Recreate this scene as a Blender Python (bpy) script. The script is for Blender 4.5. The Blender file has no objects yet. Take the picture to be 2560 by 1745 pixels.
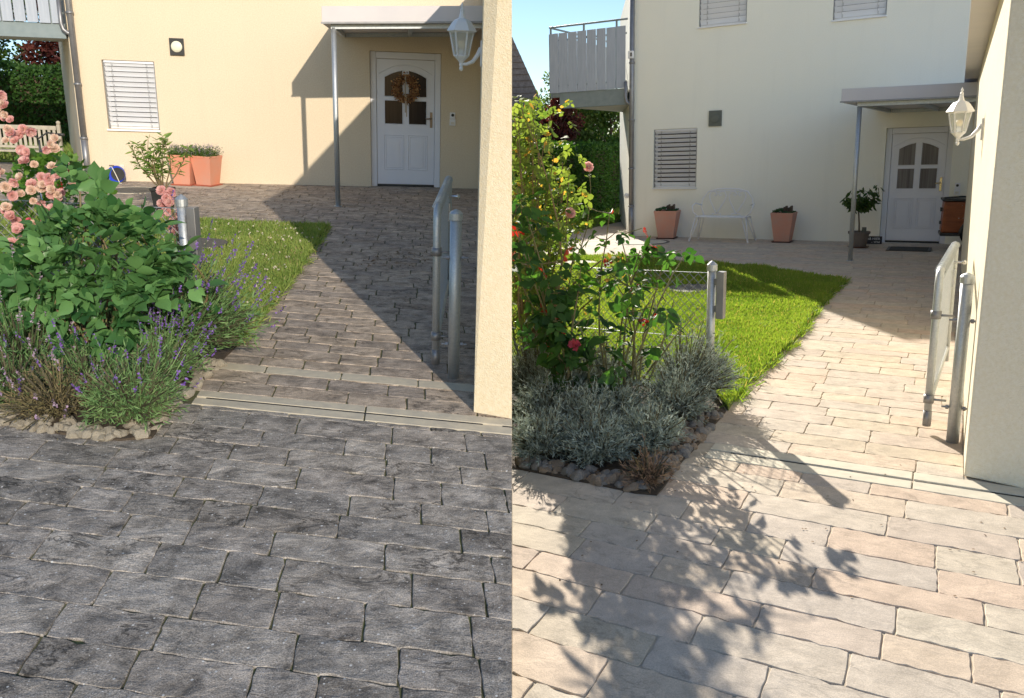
import bpy, math, random
import numpy as np
from mathutils import Matrix, Vector
R = math.radians
random.seed(7); rng = np.random.default_rng(7)
SC = bpy.context.scene

# ------------------------------------------------------------------ camera, sky, suns, exposure
# Two neighbouring plots are seen by one camera standing 1.6 m above both: the west plot is a
# slope tilted a few degrees against the east plot. Each has its own sun (light linking).
HC = 1.6
LB = np.array([[0.9992629, 0.0383878, 0.0], [0.0115652, -0.3010506, 0.9535380], [0.0366042, -0.9528352, -0.3012726]])
RB = np.array([[0.9996573, -0.0261769, 0.0], [-0.0057462, -0.2194370, 0.9756098], [-0.0255385, -0.9752754, -0.2195122]])
C0 = np.array([0, 0, HC])
def to_mat(A, t):
    m = Matrix.Identity(4)
    for i in range(3):
        for j in range(3): m[i][j] = float(A[i, j])
        m[i][3] = float(t[i])
    return m
rot = RB @ LB.T
M_EAST = Matrix.Identity(4)
M_WEST = to_mat(rot, C0 - rot @ C0)
cd = bpy.data.cameras.new('camera'); cam = bpy.data.objects.new('camera', cd); SC.collection.objects.link(cam)
cd.sensor_width = 36; cd.lens = 2100 / 2560 * 36; cd.clip_end = 500; cd.clip_start = 0.05
cam.matrix_world = to_mat(RB @ np.diag([1, -1, -1]), C0)
SC.camera = cam

COL = {}
for k in ('west', 'east'):
    c = bpy.data.collections.new(k + '_plot'); SC.collection.children.link(c); COL[k] = c
w = bpy.data.worlds.new('World'); SC.world = w; w.use_nodes = True
nt = w.node_tree; bg = nt.nodes['Background']
sky = nt.nodes.new('ShaderNodeTexSky'); sky.sky_type = 'NISHITA'; sky.sun_disc = False
EL_E, AZ_E = 25.6, 95.0      # east sun: behind the house, a little left
EL_W, AZ_W = 21.0, -66.0     # west sun: low behind the viewer's right shoulder
sky.sun_elevation = R(EL_W); sky.sun_rotation = R(90 - AZ_W); sky.air_density = 1.0; sky.dust_density = 0.3; sky.ozone_density = 2.5
nt.links.new(sky.outputs[0], bg.inputs[0]); bg.inputs[1].default_value = 0.095
def sun(name, az, el, strength, color, M, coll, ang=0.5):
    d = bpy.data.lights.new(name, 'SUN'); d.energy = strength; d.angle = R(ang); d.color = color
    o = bpy.data.objects.new(name, d); SC.collection.objects.link(o)
    v = Vector((math.cos(R(az)) * math.cos(R(el)), math.sin(R(az)) * math.cos(R(el)), math.sin(R(el))))
    v = M.to_3x3() @ v
    o.rotation_mode = 'QUATERNION'; o.rotation_quaternion = v.to_track_quat('Z', 'Y')
    o.light_linking.receiver_collection = coll; o.light_linking.blocker_collection = coll
sun('sun_east', AZ_E, EL_E, 5.0, (1, .92, .80), M_EAST, COL['east'])
sun('sun_west', AZ_W, EL_W, 2.25, (1, .885, .735), M_WEST, COL['west'])
SC.view_settings.view_transform = 'Standard'; SC.view_settings.look = 'None'
SC.view_settings.exposure = 0.9; SC.view_settings.gamma = 1

# ------------------------------------------------------------------ helpers
PLOT = {'west': M_WEST, 'east': M_EAST}
cur = ['east']
def T(x=0, y=0, z=0, rz=0): return Matrix.Translation((x, y, z)) @ Matrix.Rotation(rz, 4, 'Z')
def tag(o, label=None, cat=None, group=None, kind=None):
    if label: o['label'] = label
    if cat: o['category'] = cat
    if group: o['group'] = group
    if kind: o['kind'] = kind
    return o
def place(o, x=0, y=0, z=0, rz=0, s=1, tilt=None):
    m = T(x, y, z, rz)
    if tilt is not None: m = m @ Matrix.Rotation(tilt[0], 4, 'X') @ Matrix.Rotation(tilt[1], 4, 'Y')
    if isinstance(s, (int, float)): s = (s, s, s)
    m = m @ Matrix.Diagonal((*s, 1))
    o.matrix_world = PLOT[cur[0]] @ m
    return o
def thing(name, label, cat, loc=(0, 0, 0), rz=0, group=None):
    o = bpy.data.objects.new(name, None); COL[cur[0]].objects.link(o); o.empty_display_size = .1
    place(o, *loc, rz); return tag(o, label, cat, group)
class MB:
    def __init__(s): s.v = []; s.f = []
    def add(s, V, F):
        n = len(s.v); s.v += [tuple(map(float, p)) for p in V]; s.f += [tuple(i + n for i in f) for f in F]; return s
    def box(s, x0, y0, z0, x1, y1, z1):
        V = [(x0, y0, z0), (x1, y0, z0), (x1, y1, z0), (x0, y1, z0), (x0, y0, z1), (x1, y0, z1), (x1, y1, z1), (x0, y1, z1)]
        return s.add(V, [(0, 3, 2, 1), (4, 5, 6, 7), (0, 1, 5, 4), (1, 2, 6, 5), (2, 3, 7, 6), (3, 0, 4, 7)])
    def prism(s, P, z0, z1):
        n = len(P); V = [(x, y, z0) for x, y in P] + [(x, y, z1) for x, y in P]
        return s.add(V, [tuple(range(n - 1, -1, -1)), tuple(range(n, 2 * n))] + [(i, (i + 1) % n, n + (i + 1) % n, n + i) for i in range(n)])
    def extr(s, P, y0, y1):   # polygon in xz, extruded in y
        n = len(P); V = [(x, y0, z) for x, z in P] + [(x, y1, z) for x, z in P]
        return s.add(V, [tuple(range(n)), tuple(range(2 * n - 1, n - 1, -1))] + [(i, n + i, n + (i + 1) % n, (i + 1) % n) for i in range(n)])
    def tube(s, P, r, seg=8, closed=False):
        P = [Vector(p) for p in P]; n = len(P); rs = r if isinstance(r, (list, tuple)) else [r] * n
        V = []; prev = None
        for i, p in enumerate(P):
            if closed: d = P[(i + 1) % n] - P[i - 1]
            else: d = (P[min(i + 1, n - 1)] - P[max(i - 1, 0)])
            d = d.normalized() if d.length > 1e-9 else Vector((0, 0, 1))
            if prev is None:
                a = Vector((0, 0, 1)) if abs(d.z) < .9 else Vector((1, 0, 0)); a = d.cross(a).normalized()
            else:
                a = prev - d * prev.dot(d); a = a.normalized() if a.length > 1e-6 else d.orthogonal().normalized()
            prev = a; b = d.cross(a)
            for k in range(seg):
                t = 2 * math.pi * k / seg; V.append(p + (a * math.cos(t) + b * math.sin(t)) * rs[i])
        F = []
        for i in range(n if closed else n - 1):
            j = (i + 1) % n
            for k in range(seg): F.append((i * seg + k, i * seg + (k + 1) % seg, j * seg + (k + 1) % seg, j * seg + k))
        if not closed: F += [tuple(range(seg - 1, -1, -1)), tuple(range((n - 1) * seg, n * seg))]
        return s.add(V, F)
    def lathe(s, prof, seg=16, c=(0, 0, 0), ph=0):
        V = []; n = len(prof)
        for r, z in prof:
            for k in range(seg):
                t = 2 * math.pi * k / seg + ph; V.append((c[0] + r * math.cos(t), c[1] + r * math.sin(t), c[2] + z))
        F = [(i * seg + k, i * seg + (k + 1) % seg, (i + 1) * seg + (k + 1) % seg, (i + 1) * seg + k) for i in range(n - 1) for k in range(seg)]
        F += [tuple(range(seg - 1, -1, -1)), tuple(range((n - 1) * seg, n * seg))]
        return s.add(V, F)
    def sphere(s, c, r, seg=12, sc=(1, 1, 1)):
        prof = [(math.sin(math.pi * i / 8) * r + 1e-4, -math.cos(math.pi * i / 8) * r) for i in range(9)]
        m = MB().lathe(prof, seg); return s.add([(c[0] + x * sc[0], c[1] + y * sc[1], c[2] + z * sc[2]) for x, y, z in m.v], m.f)
    def build(s, name, mat, parent=None, bevel=0, smooth=False):
        me = bpy.data.meshes.new(name); me.from_pydata(s.v, [], s.f); me.update()
        return finish(name, me, mat, parent, bevel, smooth)
def finish(name, me, mat, parent=None, bevel=0, smooth=False):
    me.materials.append(mat)
    if smooth: me.polygons.foreach_set('use_smooth', [True] * len(me.polygons))
    o = bpy.data.objects.new(name, me); COL[cur[0]].objects.link(o)
    if parent is not None: o.parent = parent
    else: place(o)
    if bevel:
        b = o.modifiers.new('bevel', 'BEVEL'); b.width = bevel; b.segments = 2; b.limit_method = 'ANGLE'; b.angle_limit = R(40)
    return o
def dup(root, loc, rz=0, s=1, label=None, tilt=None):
    c = root.copy(); COL[cur[0]].objects.link(c); place(c, *loc, rz, s, tilt)
    if label: c['label'] = label
    for ch in list(root.children):
        d = ch.copy(); COL[cur[0]].objects.link(d); d.parent = c
        for g in list(ch.children):
            e = g.copy(); COL[cur[0]].objects.link(e); e.parent = d
    return c

# ------------------------------------------------------------------ materials
def newmat(name):
    m = bpy.data.materials.new(name); m.use_nodes = True; t = m.node_tree
    return m, t, t.nodes['Principled BSDF'], t.nodes['Material Output']
def N(t, typ, **kw):
    n = t.nodes.new(typ)
    for k, v in kw.items():
        if k in n.inputs: n.inputs[k].default_value = v
        else: setattr(n, k, v)
    return n
def mixc(t, fac, a, b, mode='MIX'):
    n = t.nodes.new('ShaderNodeMix'); n.data_type = 'RGBA'; n.blend_type = mode
    for i, v in ((0, fac), (6, a), (7, b)):
        if isinstance(v, bpy.types.NodeSocket): t.links.new(v, n.inputs[i])
        elif i == 0: n.inputs[0].default_value = v
        else: n.inputs[i].default_value = (*v, 1)
    return n.outputs[2]
def ramp(t, sock, p0, p1):
    n = t.nodes.new('ShaderNodeMapRange'); n.inputs[1].default_value = p0; n.inputs[2].default_value = p1
    t.links.new(sock, n.inputs[0]); return n.outputs[0]
def coords(t, scale=(1, 1, 1), rz=0):
    tc = t.nodes.new('ShaderNodeTexCoord'); mp = t.nodes.new('ShaderNodeMapping')
    mp.inputs['Scale'].default_value = scale; mp.inputs['Rotation'].default_value = (0, 0, rz)
    t.links.new(tc.outputs['Object'], mp.inputs[0]); return mp.outputs[0]
def noise(t, vec, scale, detail=4, rough=.6, dist=0):
    n = t.nodes.new('ShaderNodeTexNoise'); n.inputs['Scale'].default_value = scale; n.inputs['Detail'].default_value = detail
    n.inputs['Roughness'].default_value = rough; n.inputs['Distortion'].default_value = dist
    t.links.new(vec, n.inputs['Vector']); return n.outputs[0]
def bump(t, b, h, strength, dist):
    n = t.nodes.new('ShaderNodeBump'); n.inputs['Strength'].default_value = strength; n.inputs['Distance'].default_value = dist
    t.links.new(h, n.inputs['Height']); t.links.new(n.outputs[0], b.inputs['Normal'])
def simple(name, c1, c2=None, rough=.6, metal=0, sc=6, bs=0, bd=.002, bsc=60, stretch=(1, 1, 1), spec=.5):
    m, t, b, o = newmat(name); vec = coords(t, stretch)
    c2 = c2 or tuple(x * .8 for x in c1)
    f = ramp(t, noise(t, vec, sc, 5), .35, .65)
    t.links.new(mixc(t, f, c1, c2), b.inputs['Base Color'])
    b.inputs['Roughness'].default_value = rough; b.inputs['Metallic'].default_value = metal
    b.inputs['Specular IOR Level'].default_value = spec
    if bs: bump(t, b, noise(t, vec, bsc, 3), bs, bd)
    return m
def stucco(name, c1, c2, sc=220, st=.5, bd=.004):
    m, t, b, o = newmat(name); vec = coords(t)
    f = ramp(t, noise(t, vec, .7, 6, .65), .3, .7); f2 = ramp(t, noise(t, vec, 60, 3), .3, .7)
    c = mixc(t, f, c1, c2); c = mixc(t, .12, c, mixc(t, f2, (0, 0, 0), (1, 1, 1)), 'OVERLAY')
    # faint run-off stains
    v2 = coords(t, (3, 3, .25)); f3 = ramp(t, noise(t, v2, 1.6, 5), .55, .8)
    mm = t.nodes.new('ShaderNodeMath'); mm.operation = 'MULTIPLY'; mm.inputs[1].default_value = .2; t.links.new(f3, mm.inputs[0])
    c = mixc(t, mm.outputs[0], c, tuple(x * .78 for x in c1))
    t.links.new(c, b.inputs['Base Color']); b.inputs['Roughness'].default_value = .95; b.inputs['Specular IOR Level'].default_value = .15
    bump(t, b, noise(t, vec, sc, 2), st, bd); return m
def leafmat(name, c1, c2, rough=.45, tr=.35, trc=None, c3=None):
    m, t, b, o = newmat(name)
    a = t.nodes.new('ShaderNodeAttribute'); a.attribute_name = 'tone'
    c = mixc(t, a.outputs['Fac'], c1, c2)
    if c3: c = mixc(t, ramp(t, a.outputs['Fac'], .94, .96), c, c3)
    t.links.new(c, b.inputs['Base Color']); b.inputs['Roughness'].default_value = rough; b.inputs['Specular IOR Level'].default_value = .28
    tl = t.nodes.new('ShaderNodeBsdfTranslucent')
    t.links.new(mixc(t, 1.0, c, trc or (1.5, 1.6, .7), 'MULTIPLY'), tl.inputs[0])
    mx = t.nodes.new('ShaderNodeMixShader'); mx.inputs[0].default_value = tr
    t.links.new(b.outputs[0], mx.inputs[1]); t.links.new(tl.outputs[0], mx.inputs[2]); t.links.new(mx.outputs[0], o.inputs[0]); return m
def pavemat(name, tones, streak_ang, specks=0, ridge=.5, bs=.6, bd=.006, cloud=.5, grain=.4, stain=None):
    """split-face slab: colour picked per stone from tones, broken ridges, clouds, grain, lichen specks"""
    m, t, b, o = newmat(name)
    L = t.links.new
    a = t.nodes.new('ShaderNodeAttribute'); a.attribute_name = 'tone'
    tc = t.nodes.new('ShaderNodeTexCoord')
    mp = t.nodes.new('ShaderNodeMapping'); mp.inputs['Rotation'].default_value = (0, 0, -streak_ang); L(tc.outputs['Object'], mp.inputs[0])
    def math_(op, x, y=None, z=None):
        n = t.nodes.new('ShaderNodeMath'); n.operation = op
        for k, v in enumerate((x, y, z)):
            if v is None: continue
            if isinstance(v, (int, float)): n.inputs[k].default_value = v
            else: L(v, n.inputs[k])
        return n.outputs[0]
    cx = t.nodes.new('ShaderNodeCombineXYZ'); L(math_('MULTIPLY', a.outputs['Fac'], 91.0), cx.inputs[2]); L(math_('MULTIPLY', a.outputs['Fac'], 13.0), cx.inputs[0])
    ad = t.nodes.new('ShaderNodeVectorMath'); ad.operation = 'ADD'; L(mp.outputs[0], ad.inputs[0]); L(cx.outputs[0], ad.inputs[1])
    st = t.nodes.new('ShaderNodeMapping'); st.inputs['Scale'].default_value = (4.2, 7.6, 1); L(ad.outputs[0], st.inputs[0])
    n1 = noise(t, st.outputs[0], 1.35, 9, .6, .5)
    n2 = noise(t, ad.outputs[0], 210, 3, .75)
    n3 = noise(t, ad.outputs[0], 9, 7, .68, .3)
    n4 = noise(t, ad.outputs[0], 3.2, 3, .5)
    line = ramp(t, math_('ABSOLUTE', math_('SUBTRACT', n1, .5)), 0.0, .03)       # thin fold lines
    mask = ramp(t, n4, .47, .6)                                                  # only here and there
    cr = t.nodes.new('ShaderNodeValToRGB'); cr.color_ramp.interpolation = 'LINEAR'; L(a.outputs['Fac'], cr.inputs[0])
    el = cr.color_ramp.elements; el[0].position = 0; el[0].color = (*tones[0], 1); el[1].position = 1; el[1].color = (*tones[-1], 1)
    for k, c_ in enumerate(tones[1:-1]): q = el.new((k + 1) / (len(tones) - 1)); q.color = (*c_, 1)
    c = cr.outputs[0]
    def gray(v):
        cc = t.nodes.new('ShaderNodeCombineColor')
        for k in range(3): L(v, cc.inputs[k])
        return cc.outputs[0]
    mr = t.nodes.new('ShaderNodeMapRange'); mr.inputs[1].default_value = .3; mr.inputs[2].default_value = .7; mr.inputs[3].default_value = 1 - cloud * .6; mr.inputs[4].default_value = 1 + cloud * .45; L(n3, mr.inputs[0])
    c = mixc(t, 1.0, c, gray(mr.outputs[0]), 'MULTIPLY')
    lm = math_('SUBTRACT', 1.0, math_('MULTIPLY', math_('MULTIPLY', math_('SUBTRACT', 1.0, line), mask), ridge))
    c = mixc(t, 1.0, c, gray(lm), 'MULTIPLY')
    mr2 = t.nodes.new('ShaderNodeMapRange'); mr2.inputs[1].default_value = .35; mr2.inputs[2].default_value = .65; mr2.inputs[3].default_value = 1 - grain; mr2.inputs[4].default_value = 1 + grain; L(n2, mr2.inputs[0])
    c = mixc(t, 1.0, c, gray(mr2.outputs[0]), 'MULTIPLY')
    if stain:
        c = mixc(t, math_('MULTIPLY', ramp(t, noise(t, tc.outputs['Object'], 1.1, 5, .6), .52, .7), .45), c, stain)
    if specks:
        for sc_, th_ in ((19, .085), (47, .09)):
            vo = t.nodes.new('ShaderNodeTexVoronoi'); vo.voronoi_dimensions = '2D'; vo.inputs['Scale'].default_value = sc_; L(tc.outputs['Object'], vo.inputs['Vector'])
            sp = t.nodes.new('ShaderNodeSeparateColor'); L(vo.outputs['Color'], sp.inputs[0])
            lt = math_('LESS_THAN', vo.outputs['Distance'], math_('SUBTRACT', math_('MULTIPLY', sp.outputs[0], th_ + .06), .06))
            c = mixc(t, math_('MULTIPLY', lt, specks), c, (.66, .66, .64))
    L(c, b.inputs['Base Color']); b.inputs['Roughness'].default_value = .8; b.inputs['Specular IOR Level'].default_value = .25
    b1 = t.nodes.new('ShaderNodeBump'); b1.inputs['Strength'].default_value = bs; b1.inputs['Distance'].default_value = bd * 2.2; L(math_('ADD', n1, math_('MULTIPLY', n3, .5)), b1.inputs['Height'])
    b2 = t.nodes.new('ShaderNodeBump'); b2.inputs['Strength'].default_value = .6; b2.inputs['Distance'].default_value = .0016; L(n2, b2.inputs['Height']); L(b1.outputs[0], b2.inputs['Normal'])
    L(b2.outputs[0], b.inputs['Normal']); return m
def glassy(name, col, rough=.05, alpha=1):
    m, t, b, o = newmat(name); b.inputs['Base Color'].default_value = (*col, 1); b.inputs['Roughness'].default_value = rough
    b.inputs['Specular IOR Level'].default_value = .7
    if alpha < 1: b.inputs['Alpha'].default_value = alpha
    return m
def curtainglass(name, c1, c2):
    m, t, b, o = newmat(name); vec = coords(t, (34, 34, .6))
    t.links.new(mixc(t, ramp(t, noise(t, vec, 1, 3), .35, .65), c1, c2), b.inputs['Base Color'])
    b.inputs['Roughness'].default_value = .12; b.inputs['Specular IOR Level'].default_value = .22; return m
def galv(name):
    m, t, b, o = newmat(name); vec = coords(t)
    vo = t.nodes.new('ShaderNodeTexVoronoi'); vo.inputs['Scale'].default_value = 150; t.links.new(vec, vo.inputs['Vector'])
    sp = t.nodes.new('ShaderNodeSeparateColor'); t.links.new(vo.outputs['Color'], sp.inputs[0])
    c = mixc(t, sp.outputs[0], (.46, .49, .51), (.54, .57, .58)); c = mixc(t, ramp(t, noise(t, vec, 9, 4), .55, .9), c, (.60, .60, .57))
    t.links.new(c, b.inputs['Base Color']); b.inputs['Metallic'].default_value = .75
    t.links.new(ramp(t, noise(t, vec, 30, 3), -.4, 1.3), b.inputs['Roughness']); return m

MT = dict(
    wall_w=stucco('wall_cream_warm', (.69, .585, .43), (.66, .56, .41)),
    wall_e=stucco('wall_cream_pale', (.88, .86, .74), (.85, .835, .725)),
    gar_w=stucco('garage_cream_warm', (.76, .66, .47), (.71, .61, .43), 150, .6, .006),
    gar_e=stucco('garage_cream_pale', (.80, .74, .58), (.74, .68, .54), 150, .8, .006),
    pave_wf=pavemat('slabs_slate', [(.24, .218, .19), (.34, .304, .265), (.27, .25, .225), (.39, .352, .305), (.26, .232, .20)], R(-8), .85, .75, 1.0, .008, 1.15, .5),
    pave_wp=pavemat('slabs_brown', [(.36, .29, .225), (.46, .38, .30), (.33, .28, .235), (.44, .36, .28)], R(-8), .15, .7, 1.0, .007, .9, .4),
    pave_e=pavemat('slabs_sand', [(.50, .42, .315), (.54, .47, .37), (.50, .42, .35), (.57, .465, .35), (.545, .42, .32), (.485, .42, .35), (.57, .49, .38)], R(-31), 0, .25, .55, .004, .38, .16),
    mortar_w=simple('joint_dark', (.085, .08, .045), (.13, .145, .055), .95, sc=12),
    mortar_e=simple('joint_sand', (.50, .43, .33), (.38, .32, .24), .95, sc=12),
    kerb_w=simple('kerb_pale', (.56, .50, .38), (.44, .40, .32), .9, sc=14, bs=.4, bd=.002, bsc=120),
    kerb_e=simple('kerb_sand', (.62, .56, .44), (.52, .48, .38), .9, sc=14, bs=.4, bd=.002, bsc=120),
    slot=simple('slot_black', (.02, .02, .02), (.03, .03, .03), .8),
    galv=galv('galvanised'), white=simple('white_paint', (.80, .80, .80), (.76, .76, .77), .4, sc=3),
    pvc=simple('door_white', (.74, .76, .82), (.70, .72, .79), .35, sc=2),
    blind=simple('blind_white', (.80, .82, .86), (.76, .78, .83), .45, sc=3),
    fascia=simple('fascia_grey', (.62, .58, .57), (.57, .54, .54), .5, sc=2),
    steel=simple('grey_steel', (.26, .31, .32), (.22, .27, .28), .5, .3, sc=8),
    zinc=simple('zinc_pipe', (.30, .30, .30), (.24, .24, .25), .45, .6, sc=10),
    board=simple('board_grey', (.42, .46, .52), (.36, .40, .46), .6, sc=5, stretch=(6, 6, .6)),
    soffit=simple('soffit_pale', (.66, .65, .60), (.58, .57, .53), .7),
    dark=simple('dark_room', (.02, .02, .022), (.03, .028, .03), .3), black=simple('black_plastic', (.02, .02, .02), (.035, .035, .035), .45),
    rubber=simple('rubber', (.018, .018, .018), (.03, .03, .03), .8),
    glass_w=curtainglass('pane_dark', (.018, .012, .010), (.035, .024, .02)), glass_e=curtainglass('pane_curtain', (.13, .12, .12), (.22, .21, .21)),
    lglass=glassy('lantern_glass', (.85, .88, .82), .15, .3), bulb=simple('bulb_glass', (.85, .6, .3), (.8, .7, .5), .2),
    terra_w=simple('terracotta', (.64, .25, .15), (.58, .29, .20), .8, sc=3), terra_e=simple('terracotta_faded', (.58, .27, .19), (.52, .30, .23), .8, sc=5),
    saucer=simple('saucer_terracotta', (.50, .14, .08), (.42, .11, .06), .6), saucer_d=simple('saucer_dark', (.10, .045, .03), (.07, .03, .02), .6),
    greypot=simple('taupe_pot', (.17, .14, .12), (.13, .11, .10), .7), soil=simple('soil', (.045, .032, .022), (.08, .06, .04), .95, sc=20, bs=.8, bd=.01, bsc=50),
    bronze=simple('handle_bronze', (.30, .24, .19), (.22, .18, .14), .3, .8), brass=simple('handle_brass', (.70, .58, .36), (.6, .5, .32), .25, .9),
    bark=simple('bark', (.12, .085, .055), (.07, .05, .035), .9, sc=20, bs=.6, bd=.004, bsc=60), cane=simple('cane_brown', (.20, .12, .07), (.13, .13, .05), .7, sc=30),
    canegreen=simple('cane_green', (.16, .17, .06), (.12, .09, .05), .6, sc=24),
    teak=simple('weathered_teak', (.46, .42, .34), (.36, .33, .27), .8, sc=9, stretch=(1, 1, 1)), blue=simple('reel_blue', (.01, .05, .55), (.01, .04, .45), .35),
    cream=simple('pale_plastic', (.70, .66, .56), (.64, .6, .5), .5), hose=simple('hose_brown', (.35, .16, .10), (.45, .30, .2), .6),
    wood=simple('box_wood', (.34, .10, .035), (.24, .07, .025), .45, sc=6, stretch=(1, 1, 5)), mat=simple('mat_fibre', (.07, .07, .06), (.04, .045, .045), .95, sc=80),
    signblack=simple('sign_black', (.012, .014, .02), (.02, .02, .03), .5), chrome=simple('chrome', (.7, .7, .7), (.6, .6, .6), .2, .95),
    rock_w=simple('rock_pale', (.40, .36, .28), (.24, .21, .17), .9, sc=14, bs=.7, bd=.006, bsc=40), rock_e=simple('rock_brown', (.34, .25, .17), (.20, .16, .12), .9, sc=14, bs=.7, bd=.006, bsc=40),
    rock_g=simple('rock_grey', (.27, .25, .22), (.17, .155, .14), .9, sc=14, bs=.7, bd=.006, bsc=40),
    shingle=simple('roof_shingle', (.17, .12, .09), (.25, .19, .15), .85, sc=9, bs=.5, bd=.01, bsc=20), render=simple('neighbour_wall', (.5, .45, .4), None, .9),
    ivory=simple('socket_ivory', (.78, .74, .62), None, .5), plate=simple('plate_grey', (.14, .15, .12), (.11, .12, .10), .6), frost=simple('lamp_opal', (.82, .80, .62), None, .3),
    iron=simple('cast_iron', (.15, .14, .12), (.10, .10, .09), .7, .3, sc=40),
    wreath=leafmat('wreath_leaves', (.20, .08, .04), (.50, .30, .14), .8, .1), ribbon=simple('jute_ribbon', (.45, .38, .30), None, .9),
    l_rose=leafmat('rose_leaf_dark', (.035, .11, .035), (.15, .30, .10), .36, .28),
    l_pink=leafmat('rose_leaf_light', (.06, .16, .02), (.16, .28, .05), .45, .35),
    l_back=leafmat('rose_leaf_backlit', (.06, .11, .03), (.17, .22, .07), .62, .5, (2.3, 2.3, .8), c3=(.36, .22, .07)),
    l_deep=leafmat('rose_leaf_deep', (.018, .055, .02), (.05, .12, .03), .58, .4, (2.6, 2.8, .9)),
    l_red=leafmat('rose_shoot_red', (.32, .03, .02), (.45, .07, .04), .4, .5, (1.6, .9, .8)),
    l_yellow=leafmat('rose_leaf_yellow', (.55, .50, .05), (.6, .45, .05), .5, .4, (1.2, 1.2, .8)),
    l_hedge=leafmat('hedge_leaf', (.018, .055, .012), (.06, .14, .025), .6, .25), l_hedge_e=leafmat('hedge_leaf_east', (.03, .085, .015), (.08, .17, .03), .6, .35),
    l_tree=leafmat('tree_leaf', (.03, .08, .015), (.12, .20, .04), .5, .35), l_tree_e=leafmat('tree_leaf_east', (.04, .09, .02), (.14, .19, .05), .5, .45),
    l_copper=leafmat('copper_leaf', (.05, .015, .015), (.14, .04, .03), .5, .3, (1.6, .9, .8)),
    l_lav=leafmat('lavender_green', (.07, .17, .06), (.24, .36, .14), .7, .25), l_lavdry=leafmat('lavender_straw', (.30, .23, .13), (.20, .19, .09), .8, .3),
    l_grey=leafmat('lavender_grey', (.15, .19, .15), (.48, .54, .47), .75, .2, (1, 1, .9)), l_greydark=leafmat('lavender_wood', (.06, .055, .035), (.14, .12, .08), .9, .1),
    purple=leafmat('lavender_flower', (.12, .045, .30), (.28, .16, .50), .7, .2, (1, .9, 1.2)), mauve=leafmat('lavender_faded', (.33, .22, .36), (.45, .36, .44), .8, .2, (1, 1, 1)),
    petal=leafmat('petal_pink', (.86, .48, .46), (.91, .72, .67), .5, .4, (1, 1, 1)), petal2=leafmat('petal_peach', (.88, .64, .50), (.90, .80, .70), .5, .4, (1, 1, 1)), hot=leafmat('petal_hot', (.75, .10, .18), (.85, .25, .30), .5, .4, (1, 1, 1)),
    grass=leafmat('grass_blade', (.10, .20, .03), (.29, .38, .08), .55, .5, (1.5, 1.5, .6), c3=(.42, .36, .16)), grass_w=leafmat('grass_blade_west', (.13, .23, .045), (.36, .43, .12), .6, .4, (1.3, 1.4, .6), c3=(.45, .38, .18)),
    clover=leafmat('clover_flower', (.7, .66, .5), (.6, .52, .42), .8, .2, (1, 1, 1)),
    turf=simple('turf_soil', (.07, .12, .02), (.11, .14, .03), .95, sc=25), l_ole=leafmat('oleander_leaf', (.12, .22, .04), (.26, .34, .09), .5, .35),
    l_pot=leafmat('potted_leaf', (.03, .075, .02), (.08, .13, .03), .5, .3), sedum=leafmat('sedum', (.02, .07, .025), (.06, .12, .05), .7, .1), dry=leafmat('dry_twig', (.22, .13, .09), (.35, .24, .17), .9, .2),
    straw=leafmat('dry_leaf_litter', (.10, .06, .035), (.2, .12, .06), .9, .1))

# ------------------------------------------------------------------ foliage instancing into ONE mesh (numpy)
LEAF_V = np.array([(0, 0, 0), (-.27, .33, .05), (.27, .33, .05), (-.22, .7, .03), (.22, .7, .03), (0, 1, -.07), (0, .33, 0), (0, .7, 0)])
LEAF_F = [(0, 6, 1), (0, 2, 6), (6, 7, 3), (6, 3, 1), (6, 2, 4), (6, 4, 7), (7, 5, 3), (7, 4, 5)]
_o = [(.10, .08), (.27, .22), (.37, .42), (.32, .66), (.16, .88)]
BL_V = np.array([(0, 0, 0)] + [(-x, y, .11 * x / .4 - .05 * y) for x, y in _o] + [(x, y, .11 * x / .4 - .05 * y) for x, y in _o] + [(0, y, -.05 * y) for x, y in _o] + [(0, 1.10, -.14)])
BL_F = [(0, 11, 1), (0, 6, 11), (15, 16, 5), (15, 10, 16)] + [f for k in range(4) for f in ((1 + k, 11 + k, 2 + k), (11 + k, 12 + k, 2 + k), (6 + k, 7 + k, 11 + k), (11 + k, 7 + k, 12 + k))]
DIA_V = np.array([(0, 0, 0), (-.3, .5, .05), (.3, .5, .05), (0, 1, 0)]); DIA_F = [(0, 2, 1), (1, 2, 3)]
NEED_V = np.array([(-.05, 0, 0), (.05, 0, 0), (0, 1, 0)]); NEED_F = [(0, 1, 2)]
def unit(a): return a / np.maximum(np.linalg.norm(a, axis=-1, keepdims=True), 1e-9)
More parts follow.
